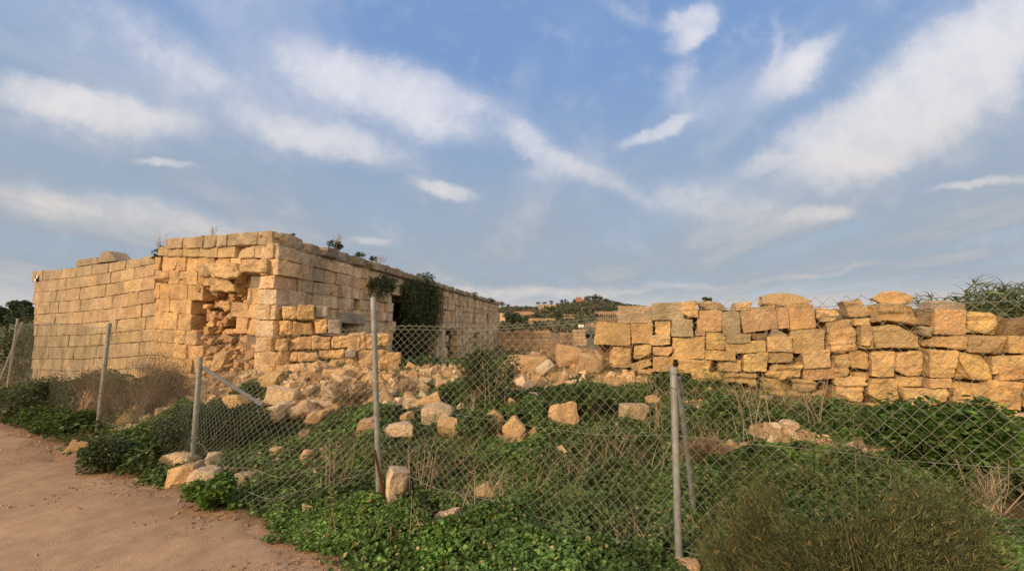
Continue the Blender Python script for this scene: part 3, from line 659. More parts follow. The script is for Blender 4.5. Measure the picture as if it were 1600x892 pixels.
# ------------------------------------------------------------------ loose rocks
rock_sites = []
def rock(px0, py0, px1, py1, label, seed, tint=(.58, .41, .235), chips=5, rot=0.0, dep=.8, yaw=0.0, lift=0.0, plane=None, box=False, strata=.4, taper=0.0, name='loose_rock', cat='rock', group='fallen stones in front of the ruin', Yoff=0):
    cx = (px0 + px1) / 2
    if plane is not None: s, z = plane.hit(cx, py1, -.1); g0 = plane.pt(s, z, -.1)
    else: g0 = ground_hit(cx, py1)
    D_c = g0[1] * ct + (g0[2] - CH) * st
    if Yoff: D_c += Yoff
    w = (px1 - px0) / F_PX * D_c; h = (py1 - py0) / F_PX * D_c
    c_, s_ = abs(math.cos(rot)), abs(math.sin(rot)); lw = max(w * c_ - h * s_, .25 * w) / max(c_ * c_ - s_ * s_, .35) if rot else w
    lh = max(h * c_ - w * s_, .25 * h) / max(c_ * c_ - s_ * s_, .35) if rot else h
    lw = min(lw, w * 1.1); lh = min(lh, h * 1.15)
    V, F = stone_verts(lw / 2, dep * min(lw, 1.3 * lh) / 2 + .02, lh / 2, 3, min(lw, lh) * (.05 if box else .16), min(lw, lh) * (.045 if box else .075), seed, chips=chips + (1 if box else 5), freq=1.6 / max(min(lw, lh), .05), strata=strata)
    if taper: V[:, 2] *= 1 - taper * np.clip(np.abs(V[:, 0]) / (lw / 2), 0, 1) ** 1.5; V[:, 1] *= 1 - .4 * np.clip(np.abs(V[:, 0]) / (lw / 2), 0, 1) ** 2
    V = V @ rotm(0, 0, yaw).T @ rotm(0, -rot, 0).T
    Vz = V[:, 2]; V = V * np.array([w / max(np.ptp(V[:, 0]), .01), 1, h / max(np.ptp(Vz), .01)])
    V[:, 2] -= V[:, 2].min()
    base_ = np.array([g0[0], g0[1] + dep * lw * .2 + Yoff, g0[2] - .10 * h - .01 + lift])
    m = MB().add(V, F, vary(tint, np.random.default_rng(seed), .08, .03)); o = m.build(name, ROCK, smooth=False)
    o.location = tuple(base_); tag(o, label, cat, group); rock_sites.append((base_[0], base_[1], w, h)); return o
PALE = (.66, .52, .35); WARM = (.62, .42, .22); PINK = (.56, .39, .27)
R_ = [((247, 706, 300, 736), 'long weathered block lying on top beside the short post', dict(tint=PALE, chips=2, box=True, rot=-.05, lift=.0)),
      ((260, 722, 303, 756), 'squarish ochre block directly under the long block at the short post', dict(tint=WARM, chips=2, box=True, yaw=.4)),
      ((300, 728, 345, 756), 'flat pale stone at the foot of the short post on its right', dict(tint=PALE, chips=4)),
      ((319, 704, 342, 726), 'small pointed stone just right of the short post', dict(tint=PALE, chips=6)),
      ((394, 626, 448, 663), 'pale smooth boulder below the end of the leaning pipe brace', dict(tint=PALE, chips=5, rot=.25)),
      ((415, 600, 464, 632), 'big pale squared block resting behind the pipe brace', dict(tint=PALE, chips=3, rot=-.2, box=True)),
      ((455, 622, 492, 656), 'split pinkish slab leaning to the left in the weeds', dict(tint=PINK, chips=4, rot=.5)),
      ((474, 640, 510, 661), 'low tan stone leaning against the pinkish slab', dict(tint=WARM, chips=4)),
      ((349, 612, 386, 640), 'rounded ochre stone just above the pipe brace', dict(tint=WARM, chips=5)),
      ((604, 658, 650, 687), 'bright angular rock right of the tall fence post', dict(tint=PALE, chips=6)),
      ((597, 725, 639, 782), 'upright squared block standing against the tall fence post', dict(tint=PALE, chips=2, box=True, yaw=.5, dep=1.0)),
      ((677, 793, 724, 814), 'thin flat pale slab in the bright green weeds', dict(tint=PALE, chips=4, rot=.2)),
      ((658, 628, 706, 668), 'cracked pale boulder in the middle of the rocks', dict(tint=PALE, chips=5)),
      ((682, 650, 716, 680), 'brown stone under the cracked pale boulder', dict(tint=WARM, chips=5)),
      ((642, 610, 686, 640), 'long slab tilted up to the right above the cracked boulder', dict(tint=WARM, chips=3, rot=.55)),
      ((678, 591, 700, 612), 'small round pinkish stone at the top of the rocks', dict(tint=PINK, chips=5)),
      ((756, 635, 789, 674), 'upright knobbly rock left of the triangular stone', dict(tint=WARM, chips=6)),
      ((789, 617, 813, 648), 'narrow rock standing behind the triangular stone', dict(tint=WARM, chips=5, rot=.9)),
      ((784, 647, 821, 685), 'triangular ochre stone leaning in the weeds', dict(tint=WARM, chips=5, rot=.7)),
      ((854, 622, 904, 668), 'large lone ochre boulder among the green weeds', dict(tint=WARM, chips=6, rot=.2)),
      ((968, 627, 1018, 657), 'brick shaped grey brown block left of the broken post', dict(tint=(.50, .38, .25), chips=1, box=True, rot=-.1, yaw=.3)),
      ((467, 700, 491, 720), 'small pink stone half buried in the green weeds', dict(tint=PINK, chips=5)),
      ((800, 612, 838, 626), 'flat whitish stone at the upper edge of the weeds', dict(tint=PALE, chips=4)),
      ((713, 630, 726, 643), 'tiny pale stone between two larger rocks', dict(tint=PALE, chips=5)),
      ((556, 650, 590, 682), 'brown rounded stone partly behind the tall fence post', dict(tint=(.45, .31, .18), chips=5)),
      ((363, 738, 392, 755), 'low grey stone in the weeds right of the short post', dict(tint=(.42, .34, .23), chips=4)),
      ((620, 640, 645, 662), 'tan wedge of stone left of the cracked boulder', dict(tint=WARM, chips=5, rot=.4)),
      ((793, 552, 856, 582), 'long squared slab lying left of the far boulder', dict(tint=(.52, .34, .19), chips=2, box=True)),
      ((868, 532, 911, 574), 'big rounded brown boulder at the broken end of the wall', dict(tint=(.50, .34, .2), chips=6)),
      ((908, 548, 948, 582), 'cracked boulder against the left end of the stacked wall', dict(tint=(.5, .35, .2), chips=6)),
      ((838, 558, 870, 588), 'white edged slab tilted in the earth bank', dict(tint=(.62, .52, .42), chips=3, rot=.6)),
      ((1046, 880, 1098, 905), 'ochre stone at the foot of the broken post', dict(tint=WARM, chips=4)),
      ((1222, 655, 1248, 672), 'small angular stone above the gravel patch', dict(tint=PALE, chips=5)),
      ((1008, 616, 1032, 630), 'small stone behind the brick shaped block', dict(tint=WARM, chips=5)),
      ((420, 697, 442, 710), 'small tan stone deep in the mesh shadowed weeds', dict(tint=WARM, chips=5)),
      ((505, 575, 545, 592), 'flat stone on the rubble slope under the cross wall', dict(tint=WARM, chips=4)),
      ((405, 578, 440, 604), 'pale block at the foot of the ruin corner', dict(tint=WARM, chips=3)),
      ((730, 655, 748, 668), 'small stone in the weeds left of the knobbly rock', dict(tint=WARM, chips=5))]
for k_, (bx, lab, kw) in enumerate(R_): rock(*bx, lab, 100 + k_, **kw)
# stones perched on the dry stone wall
rock(*C5(1055, 90), *C5(1355, 190), 'large flat layered stone balanced on top of the stacked wall', 301, plane=PW, tint=(.5, .36, .2), chips=4, strata=1.4, taper=.95, group='stones perched on the wall', dep=1.0)
rock(*C6(447, 137), *C6(650, 233), 'rounded golden stone balanced highest on the wall', 302, plane=PW, tint=(.62, .42, .2), chips=5, strata=1.2, taper=.55, group='stones perched on the wall')
rock(*C6(700, 190), *C6(915, 262), 'smooth grey dome shaped stone resting on the wall beside the reeds', 303, plane=PW, tint=(.42, .35, .27), chips=1, strata=.1, taper=.5, group='stones perched on the wall')

# rubble (uncountable)
rx, ry = area_pts(60000, -7, 8, 3, 9.5, lambda x, y: bareness(x, y) ** 1.2 * .55 + .005 * (edge_sd(x, y) > .1), 51)
rz = tz(rx, ry); rs = np.random.default_rng(52); S = np.exp(rs.normal(-3.55, .60, len(rx))); S = np.clip(S, .008, .12) * np.where(rx > 1.3, .6, 1)
bc = np.array([WARM, PALE, (.51, .355, .195), (.43, .29, .16)])[rs.integers(0, 4, len(rx))]
mb = MB(); scatter_stones(mb, np.stack([rx, ry, rz + S * .15], -1), S, bc, 53); tag(mb.build('rubble', ROCK), kind='stuff')
px_, py_ = area_pts(60000, -9, .5, .9, 7.5, lambda x, y: np.where(edge_sd(x, y) < .05, (.16 + .5 * np.exp(-np.abs(edge_sd(x, y)) / .3)) * np.clip(.5 + 1.2 * n2(x, y, 1.2, 57), .1, 1.3), 0), 54)
S = np.clip(np.exp(rs.normal(-5.35, .5, len(px_))), .0025, .026); mb = MB()
scatter_stones(mb, np.stack([px_, py_, tz(px_, py_) + .010], -1), S, (.40, .28, .19), 55, spread=.25); tag(mb.build('gravel', ROCK), kind='stuff')

# ------------------------------------------------------------------ foliage tools
GREEN = np.array((.080, .135, .036)); LUSH = np.array((.100, .185, .036)); DARKG = np.array((.055, .082, .036)); OLIVE = np.array((.085, .095, .035))
def leaves(mb, P, size, tint, seed, aspect=.8, up=.6, N_=None, fold=.25):
    rs = np.random.default_rng(seed); n = len(P)
    if n == 0: return
    size = np.broadcast_to(size, n); yaw = rs.uniform(0, 2 * PI, n)
    nr = rs.normal(size=(n, 3)); nr[:, 2] = np.abs(nr[:, 2]) ; nr = nr / np.linalg.norm(nr, axis=1, keepdims=True); nr = nr * (1 - up) + np.array([0, 0, 1]) * up
    if N_ is not None: nr = nr * .5 + N_ * .7
    nr /= np.linalg.norm(nr, axis=1, keepdims=True)
    t = np.stack([np.cos(yaw), np.sin(yaw), 0 * yaw], -1); t = t - (t * nr).sum(1, keepdims=True) * nr; t /= np.linalg.norm(t, axis=1, keepdims=True); s = np.cross(nr, t)
    shp = [(-.5, 0, 0), (-.2, .42, 1), (.25, .36, .8), (.55, 0, -.2), (.25, -.36, .8), (-.2, -.42, 1)]
    V = np.stack([P + size[:, None] * (t * a + s * (b * aspect) + nr * (c * fold * .4)) for a, b, c in shp], 1)
    i = np.arange(n)[:, None] * 6; F = np.concatenate([i + np.array([[0, 3, 2, 1]]), i + np.array([[0, 5, 4, 3]])], 0)
    T = np.broadcast_to(tint, (n, 3)); mb.add(V.reshape(-1, 3), F, np.repeat(T, 6, 0))
def blades(mb, P, D_, L, w, tint, bend=.3, seed=0, seg=3, droop=True):
    """ribbons starting at P going along D_ with length L"""
    rs = np.random.default_rng(seed); n = len(P)
    if n == 0: return
    L = np.broadcast_to(L, n); w = np.broadcast_to(w, n); D_ = D_ / np.linalg.norm(D_, axis=1, keepdims=True)
    sd2 = np.cross(D_, rs.normal(size=(n, 3))); sd2 /= np.linalg.norm(sd2, axis=1, keepdims=True)
    bd = rs.normal(size=(n, 3)) * .6
    if droop: bd[:, 2] = -np.abs(bd[:, 2]) - .4
    V = []
    for k_ in range(seg + 1):
        t = k_ / seg; c = P + D_ * (L * t)[:, None] + bd * (L * bend * t * t)[:, None]; ww = (w * (1 - .85 * t))[:, None]
        V += [c - sd2 * ww, c + sd2 * ww]
    V = np.stack(V, 1); m_ = 2 * (seg + 1); i = np.arange(n)[:, None] * m_
    F = np.concatenate([i + np.array([[2 * k_, 2 * k_ + 1, 2 * k_ + 3, 2 * k_ + 2]]) for k_ in range(seg)], 0)
    T = np.broadcast_to(tint, (n, 3)); mb.add(V.reshape(-1, 3), F, np.repeat(T, m_, 0))
def tvar(c, n, rs, a=.3): return np.clip(np.asarray(c) * np.exp(rs.normal(0, a, (n, 1))) * (1 + rs.normal(0, .08, (n, 3))), 0, 1)

# canopy of weeds
wallclip = lambda x, y: ((x - PW.P0[0]) * PW.n[0] + (y - PW.P0[1]) * PW.n[1])
ruinf = lambda x, y: ((x - PLF.P0[0]) * PLF.n[0] + (y - PLF.P0[1]) * PLF.n[1])
def veg(x, y):
    v = ss(.0, .22, edge_sd(x, y) + .1 * n2(x, y, 2.4, 61)); v = v * (1 - np.clip(bareness(x, y) * 1.15, 0, 1))
    v = v * np.clip(.92 + 1.1 * n2(x, y, 1.3, 62), .22, 1)
    v = np.where((x > PW.P0[0] - .3) & (wallclip(x, y) < .1), 0, v); v = np.where((x < -4) & (ruinf(x, y) < .05), 0, v)
    for (bx, by, w, h) in rock_sites:
        L = math.hypot(bx, by); ux, uy = bx / L, by / L; rx_ = (x - bx) * uy - (y - by) * ux; ry_ = (x - bx) * ux + (y - by) * uy
        v = np.where((np.abs(rx_) < w * .6) & (ry_ > -.16 - h * .25) & (ry_ < w * .6), v * .30, v)
    return v
def canopy_h(x, y):
    fr = np.exp(-((seg_dist(x, y, np.array([(-1.6, 3.4), (0, 2.6), (1.2, 2.3)]))) / .5) ** 2)
    low = 1 - .65 * np.exp(-(seg_dist(x, y, np.array([(-3.3, 4.0), (-2.2, 3.45), (-1.4, 3.2)])) / .38) ** 2)
    return low * (.05 + .15 * np.clip(.5 + n2(x, y, 1.1, 63), 0, 1.3) + .06 * np.clip(n2(x, y, 3.3, 64), -.5, 1) + .05 * fr)
rs = np.random.default_rng(60); mb = MB(); mbg = MB()
for (cnt, x0, x1, y0, y1, sz) in ((330000, -2.6, 3.6, 1.3, 3.9, .030), (430000, -5.0, 6.5, 3.3, 6.8, .032), (36000, -12, -3.5, 4.2, 10, .055), (26000, -4, 9, 6.5, 9.5, .055)):
    x = rs.uniform(x0, x1, cnt); y = rs.uniform(y0, y1, cnt)
    vis = np.abs(x) < y * 1.42 + .5; x = x[vis]; y = y[vis]; v = veg(x, y); k_ = rs.random(len(x)) < v; x = x[k_]; y = y[k_]
    H = canopy_h(x, y) * (.5 + .5 * v[k_]); h = H * (1 - rs.random(len(x)) ** 1.8 * .95); z = tz(x, y) + h
    cn = n2(x, y, .9, 65)[:, None]; c = np.where(cn > .15, LUSH, GREEN) * (.75 + .3 * n2(x, y, 4, 66)[:, None]) ; c = c * np.exp(rs.normal(0, .22, (len(x), 1)))
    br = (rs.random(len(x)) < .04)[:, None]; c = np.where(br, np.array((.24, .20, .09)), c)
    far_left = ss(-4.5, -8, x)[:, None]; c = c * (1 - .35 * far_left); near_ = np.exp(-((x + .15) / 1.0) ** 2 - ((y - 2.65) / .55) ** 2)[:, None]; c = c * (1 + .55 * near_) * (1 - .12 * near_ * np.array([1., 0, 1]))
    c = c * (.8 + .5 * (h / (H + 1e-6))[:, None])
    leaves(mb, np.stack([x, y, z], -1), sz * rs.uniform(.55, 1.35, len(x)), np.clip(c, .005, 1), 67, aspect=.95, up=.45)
tag(mb.build('ground_cover', LEAF), kind='stuff')
# grass blades & dry grass
mb = MB()
x, y = area_pts(60000, -9, 7, 1.4, 8, lambda x, y: .35 * ss(0, .12, edge_sd(x, y)) * np.clip(.25 + 1.2 * n2(x, y, .9, 71), .02, 1) * (wallclip(x, y) > .08) * (1 - .5 * bareness(x, y)), 72)
n = len(x); D_ = rs.normal(size=(n, 3)) * .45; D_[:, 2] = 1; tn = np.where((rs.random(n) < .78)[:, None], np.array((.08, .125, .03)), np.array((.30, .24, .12))) * np.exp(rs.normal(0, .25, (n, 1)))
blades(mb, np.stack([x, y, tz(x, y)], -1), D_, rs.uniform(.10, .32, n), .0022, tn, .35, 73); tag(mb.build('grass', DRY), kind='stuff')
mb = MB()
x, y = area_pts(5200, -6, 7, 1.5, 7, lambda x, y: veg(x, y) * np.clip(.15 + 1.3 * n2(x, y, .8, 171), 0, 1), 172)
n = len(x); hh = rs.uniform(.16, .42, n) * (.8 + .3 * n2(x, y, 1, 173)); zb = tz(x, y); ln_ = rs.normal(0, .16, (n, 2)); gcol = tvar((.125, .185, .05), n, rs, .2)
blades(mb, np.stack([x, y, zb], -1), np.c_[ln_, np.ones(n)], hh, .0026, gcol * .8, .1, 174)
for j_ in range(13):
    t = rs.uniform(.3, 1, n); P_l = np.stack([x + ln_[:, 0] * hh * t, y + ln_[:, 1] * hh * t, zb + hh * t], -1); dr = rs.normal(size=(n, 3)); dr[:, 2] = rs.uniform(-.1, .8, n)
    blades(mb, P_l, dr, rs.uniform(.03, .07, n), .0065, gcol, .4, 175 + j_, seg=2)
tag(mb.build('tall_weeds', LEAF), kind='stuff')
# dry stalks patches
mb = MB(); DRYC = np.array((.33, .25, .17))
for (px, py, wpx, cnt, hh) in [(960, 720, 55, 90, .45), (1160, 640, 60, 150, .5), (1090, 690, 50, 140, .3), (650, 765, 40, 70, .45), (540, 735, 30, 60, .45), (760, 790, 45, 90, .3), (1110, 860, 50, 60, .25), (700, 745, 50, 60, .35),
                               (1255, 640, 40, 110, .45), (1040, 630, 30, 80, .35), (880, 760, 60, 60, .4), (600, 840, 70, 50, .3), (1540, 740, 50, 60, .35), (1480, 650, 60, 60, .3), (860, 590, 60, 130, .35), (820, 540, 40, 90, .4),
                               (1400, 660, 50, 70, .3), (740, 700, 40, 60, .35), (990, 860, 50, 40, .35)]:
    g0 = ground_hit(px, py); R = wpx / F_PX * g0[1]; x = g0[0] + rs.normal(0, R * .7, cnt); y = g0[1] + rs.normal(0, R * .4, cnt)
    D_ = rs.normal(size=(cnt, 3)) * .55; D_[:, 2] = 1
    blades(mb, np.stack([x, y, tz(x, y)], -1), D_, rs.uniform(.5, 1.1, cnt) * hh, .0026, tvar(DRYC, cnt, rs, .25), .3, int(px), seg=4, droop=False)
tag(mb.build('dry_weeds', DRY), kind='stuff')

# ------------------------------------------------------------------ shrubs
def shrub(name, label, px, py, wpx, hpx, nleaf, size, col, cat='shrub', group=None, twigs=80, twcol=(.14, .10, .06), deps=.7, asp=.7, up=.3, lobes=6, seed=0, g0=None, density=0.0, shape='leaf'):
    rs = np.random.default_rng(seed + 400); g0 = ground_hit(px, py) if g0 is None else np.array(g0); Dc = g0[1] * ct + (g0[2] - CH) * st
    w = wpx / F_PX * Dc / 2; h = hpx / F_PX * Dc; root = empty(name, tuple(g0)); tag(root, label, cat, group)
    # lobes
    lc = np.c_[rs.uniform(-.62, .62, lobes) * w, rs.uniform(-.5, .5, lobes) * w * deps, h * rs.uniform(.30, .72, lobes)]; lr = np.c_[rs.uniform(.38, .6, lobes) * w, rs.uniform(.38, .6, lobes) * w * deps, h * rs.uniform(.28, .42, lobes)]
    k_ = rs.integers(0, lobes, nleaf); d = rs.normal(size=(nleaf, 3)); d /= np.linalg.norm(d, axis=1, keepdims=True); rr = rs.random((nleaf, 1)) ** .45
    P = lc[k_] + d * lr[k_] * rr * (1 + .25 * vn(d * 3 + k_[:, None] * 5.0, 3)[:, None]); P[:, 2] = np.abs(P[:, 2])
    nz = fbm(P / max(w, .01) * 3.2 + seed, 9, 3); keep = nz > -.28 + density; P = P[keep]; n_ = len(P)
    mb = MB(); tn = tvar(col, n_, rs, .25) * (1 + .35 * np.clip(nz[keep], -1, 1))[:, None]
    if shape == 'leaf': leaves(mb, P + g0, size * rs.uniform(.6, 1.3, n_), np.clip(tn, .004, 1), seed, asp, up)
    else:
        D_ = P - np.array([0, 0, h * .1]); D_ = D_ / (np.linalg.norm(D_, axis=1, keepdims=True) + 1e-6) + rs.normal(size=(n_, 3)) * .45; D_[:, 2] += .25
        blades(mb, P + g0, D_, size * rs.uniform(.6, 1.5, n_), size * asp, np.clip(np.where(((rs.random(n_) < .07) & (name == 'feathery_bush'))[:, None], np.array((.24, .19, .075)), tn), .004, 1), .25, seed, seg=2)
    mb.build('foliage', LEAF if shape == 'leaf' else DRY, root)
    if twigs:
        m2 = MB(); e = P[rs.integers(0, n_, twigs)]
        for q in e:
            a = rs.normal(0, .12 * w, 3); a[2] = 0; mid = q * .5 + rs.normal(0, .06 * w, 3)
            tube(m2, [g0 + a, g0 + mid, g0 + q * 1.03], .0045, .0018, 3, vary(twcol, rs, .3), cap=False)
        m2.build('stems', DRY, root)
    return root
BRN = (.125, .083, .055)
shrub('dark_shrub', 'grey green hedge like bush beyond the left end of the ruin', 18, 622, 110, 112, 7000, .06, DARKG * 1.2, seed=23, twigs=60, deps=.5, g0=W(18, 600, 11.6))
shrub('dry_shrub', 'dense brown dry thorn bush against the left part of the ruin', 220, 655, 130, 104, 16000, .045, BRN, asp=.035, shape='blade', twigs=220, twcol=(.2, .14, .1), seed=1, deps=.9)
shrub('dark_shrub', 'dark green mat of shrub behind the short fence post', 330, 708, 175, 78, 12000, .026, DARKG * .9, seed=2, twigs=60, deps=.7)
shrub('dark_shrub', 'dull green low bush under the far left of the ruin', 90, 640, 150, 62, 6000, .04, DARKG * 1.1, seed=3, deps=.6)
shrub('dark_shrub', 'dark bush spilling onto the path between the two left posts', 170, 735, 95, 62, 5000, .030, DARKG * 1.1, seed=4)
shrub('verge_plant', 'bright green leafy clump on the path edge below the short post', 325, 795, 105, 55, 3200, .040, LUSH * .9, seed=5, up=.45, deps=.5)
shrub('verge_plant', 'long leafed green verge plant at the left path edge', 75, 678, 130, 42, 4200, .07, GREEN * .9, seed=6, asp=.3, deps=.4)
shrub('euphorbia_bush', 'dark green bush with upright stalks before the far end of the ruin', 765, 645, 105, 108, 6500, .055, DARKG * 1.15, seed=7, asp=.35, density=.02)
shrub('leafy_bush', 'lush green bush in front of the right end of the stacked wall', 1500, 745, 230, 112, 10000, .06, LUSH * .6, seed=8, asp=.6, deps=.7, lobes=9)
shrub('leafy_bush', 'low green bush left of the brick shaped block', 925, 655, 110, 62, 5000, .042, GREEN * .9, seed=9)
shrub('leafy_bush', 'green weeds heaped along the foot of the wall right of the gravel patch', 1310, 665, 110, 42, 3500, .045, GREEN, seed=10)
shrub('leafy_bush', 'green clump right of the broken post below the wall', 1130, 660, 70, 50, 2200, .04, GREEN, seed=19)
shrub('leafy_bush', 'rounded green clump left of the lone ochre boulder', 735, 690, 80, 48, 2600, .042, GREEN, seed=20)
shrub('feathery_bush', 'big dark feathery bush in the near right corner in front of the fence', 1330, 905, 430, 375, 60000, .032, np.array((.064, .076, .032)), seed=11, shape='blade', asp=.055, g0=(1.62, 1.86, 0.0), twigs=120, twcol=(.11, .09, .05), lobes=22, deps=.6, density=.12)
shrub('feathery_bush', 'olive tinted feathery plant beside the big dark bush at the broken post', 1190, 880, 150, 215, 14000, .03, np.array((.10, .105, .042)), seed=12, shape='blade', asp=.05, g0=(1.28, 2.25, 0.0), twigs=40, twcol=(.14, .11, .06))
shrub('dry_shrub', 'tall brown dead scrub along the wall base behind the second post from the left', 150, 650, 95, 75, 6000, .05, (.15, .105, .07), asp=.03, shape='blade', twigs=160, twcol=(.24, .18, .13), seed=24, deps=.8)
shrub('dry_shrub', 'grey brown dry twiggy tuft on the rubble beside the tall post', 545, 632, 85, 48, 3000, .05, (.24, .17, .12), asp=.03, shape='blade', seed=13, twigs=80)
shrub('dry_shrub', 'round dry tuft on the slope left of the cracked boulder', 635, 618, 60, 34, 1600, .05, (.27, .2, .14), asp=.03, shape='blade', seed=14, twigs=40)
shrub('dry_shrub', 'pale dead weeds beside the second post from the left', 120, 668, 60, 60, 500, .10, (.34, .26, .2), asp=.02, shape='blade', seed=15, twigs=60, twcol=(.36, .28, .2))
shrub('dry_shrub', 'matted brown dead growth in the hollow right of the broken post', 1100, 730, 90, 50, 3500, .06, (.22, .15, .1), asp=.03, shape='blade', seed=16, twigs=60)
shrub('dry_shrub', 'brown dead bush on the earth bank at the broken wall end', 860, 575, 130, 62, 3500, .07, (.25, .17, .11), asp=.025, shape='blade', seed=17, twigs=80, twcol=(.3, .2, .13))
shrub('dry_shrub', 'grey tangle of dead stems in the bush at the right edge', 1545, 800, 90, 70, 220, .10, (.22, .18, .12), asp=.015, shape='blade', seed=18, twigs=60, twcol=(.35, .28, .18))

# hanging caper plants on the side wall
def hanging(label, pxs, ytop, ybot, n_str, seed, thick=.45, leaf=.075, col=DARKG * 1.5):
    rs = np.random.default_rng(seed); s0, z0 = PLR.hit((pxs[0] + pxs[1]) / 2, ytop); root = empty('hanging_shrub', tuple(PLR.pt(s0, z0, .05))); tag(root, label, 'shrub', 'shrubs hanging on the side wall')
    mb = MB(); ms = MB()
    for k_ in range(n_str):
        u = rs.beta(1.3, 1.3); px = pxs[0] + (pxs[1] - pxs[0]) * u; edge_ = 1 - abs(2 * u - 1) ** 2.2 * .45
        sA, zA = PLR.hit(px, ytop + rs.uniform(0, 14) + (1 - edge_) * 30); sB, zB = PLR.hit(px + rs.normal(0, 4), ytop + (ybot - ytop) * min(1, rs.uniform(.35, 1.05)) * edge_)
        t = np.linspace(0, 1, 9); out = thick * rs.uniform(.2, 1) * np.sin(t * PI * .8 + .15)
        S_ = sA + (sB - sA) * t; Z_ = zA + (zB - zA) * t ** 1.2 + .06 * np.sin(t * 3); P = PLR.pt(S_, Z_, 0.0) + out[:, None] * np.array([*PLR.n, 0])
        tube(ms, P, .006, .003, 3, (.12, .1, .06), cap=False)
        m_ = int(26 + 16 * abs(zA - zB)); tt = rs.random(m_); Q = np.stack([np.interp(tt, t, P[:, i]) for i in range(3)], -1) + rs.normal(0, .055, (m_, 3))
        leaves(mb, Q, leaf * rs.uniform(.6, 1.3, m_), tvar(col, m_, rs, .35), seed + k_, .55, .1)
    mb.build('foliage', LEAF, root); ms.build('stems', BARK, root)
hanging('big dark curtain of caper shrub pouring over the cornice and down the side wall', (622, 681), 432, 580, 190, 5, .42, .062)
hanging('small dark caper shrub hanging under the cornice left of the big curtain', (572, 611), 430, 470, 46, 6, .25, .06)
# plants on wall tops
def wall_tuft(label, pl_, px, py, w, h, col, seed, name='wall_plant', shape='leaf', size=.05, n_=500, group='plants growing on the wall tops'):
    s, z = pl_.hit(px, py, -.15); p = pl_.pt(s, z, -.15); shrub(name, label, px, py, w, h, n_, size, col, 'plant', group, twigs=20, seed=seed, g0=p, shape=shape, asp=.6 if shape == 'leaf' else .03, lobes=4)
wall_tuft('dark caper tuft in the notch between the two front wall parts', PLF, 250, 410, 24, 26, DARKG, 31, n_=500, size=.05)
wall_tuft('spiky tuft nearest the corner on the cornice', PLR, 526, 392, 26, 16, DARKG * 1.2, 32, n_=350)
wall_tuft('low leafy tuft on the cornice left of the small hanging shrub', PLR, 561, 403, 22, 9, DARKG * 1.3, 33, n_=250)
wall_tuft('small dry sprig on the cornice above the small hanging shrub', PLR, 585, 408, 16, 8, DARKG * 1.3, 34, n_=160)
wall_tuft('leafy crown of growth topping the big hanging shrub', PLR, 655, 445, 60, 22, DARKG * 1.2, 35, n_=1200, size=.08)
wall_tuft('green tuft on the cornice halfway along the far wall', PLR, 735, 467, 26, 10, DARKG * 1.3, 36, n_=300, size=.12)
wall_tuft('dark scrub on the cornice at the far end of the side wall', PLR, 762, 473, 22, 7, DARKG * 1.2, 37, n_=300, size=.12)
wall_tuft('tiny dark tuft on the corner top course', PLR, 455, 369, 12, 5, DARKG, 38, n_=90, size=.03)
wall_tuft('grey green tuft on top of the stacked wall left of the flat layered stone', PW, 1101, 471, 20, 8, DARKG * 1.3, 39, n_=160, size=.05)
# thin dry stems on top
def stalks(label, pl_, pxr, py, hpx, cnt, seed):
    rs = np.random.default_rng(seed); s, z = pl_.hit(sum(pxr) / 2, py, -.12); p0 = pl_.pt(s, z, -.12); mb = MB()
    for k_ in range(cnt):
        s, z = pl_.hit(rs.uniform(*pxr), py, -.12); p = pl_.pt(s, z - .03, -.12); L = hpx / F_PX * p[1] * rs.uniform(.4, 1); d = rs.normal(0, .22, 3); d[2] = 1; p = p * .35 + p0 * .65 if cnt > 20 else p * .2 + p0 * .8
        pts = [p, p + d * L * .5, p + d * L + rs.normal(0, .05, 3) * L]; tube(mb, pts, .005, .002, 3, vary((.25, .2, .14), rs), cap=False)
        for j_ in range(3):
            q = p + d * L * rs.uniform(.4, .9); tube(mb, [q, q + rs.normal(0, .12, 3) * L + np.array([0, 0, .1 * L])], .003, .0015, 3, (.25, .2, .14), cap=False)
    o = mb.build('dry_grass_tuft', DRY, origin=p0); tag(o, label, 'plant', 'plants growing on the wall tops')
stalks('thin bare stems above the notch in the front wall', PLF, (240, 262), 400, 40, 9, 1)
stalks('sparse dry stems on the high front wall near the corner', PLF, (320, 345), 368, 18, 8, 2)
stalks('upright dry stems in the tuft nearest the corner on the cornice', PLR, (518, 536), 388, 28, 10, 3)
stalks('fine dry grass stems along the middle of the cornice', PLR, (565, 620), 410, 16, 26, 4)

# tall bare weeds in front of the bush
def weed(label, px, py, hpx, cnt, seed, col=(.34, .27, .18)):
    rs = np.random.default_rng(seed); g0 = ground_hit(px, py); mb = MB(); Hh = hpx / F_PX * g0[1]
    for k_ in range(cnt):
        p = g0 + np.array([rs.normal(0, .07), rs.normal(0, .05), -.02]); L = Hh * rs.uniform(.6, 1); d = np.array([rs.normal(0, .18), rs.normal(0, .15), 1]); m1 = p + d * L * .5 + rs.normal(0, .02, 3)
        e = p + d * L; tube(mb, [p, m1, e], .0045, .002, 4, vary(col, rs, .2), cap=False)
        for j_ in range(6):
            t = rs.uniform(.35, .95); q = p + d * L * t; tube(mb, [q, q + np.array([rs.normal(0, .12), rs.normal(0, .1), rs.uniform(.04, .18)]) * L * .7], .0025, .0012, 3, vary(col, rs, .2), cap=False)
    tag(mb.build('dry_weed', DRY, origin=g0), label, 'plant', 'tall dry weeds')
weed('tall pale stalks rising from the dark bush before the far ruin end', 768, 655, 95, 4, 11)
weed('branching dead weed standing left of the triangular stone', 735, 660, 55, 5, 12)
weed('tall leaning dead stems right of the broken post', 1180, 700, 120, 7, 13)
weed('thin pale stem cluster below the flat layered stone', 1268, 665, 90, 5, 14)
weed('bent dead stalks beside the upright block at the tall post', 660, 775, 85, 8, 15)
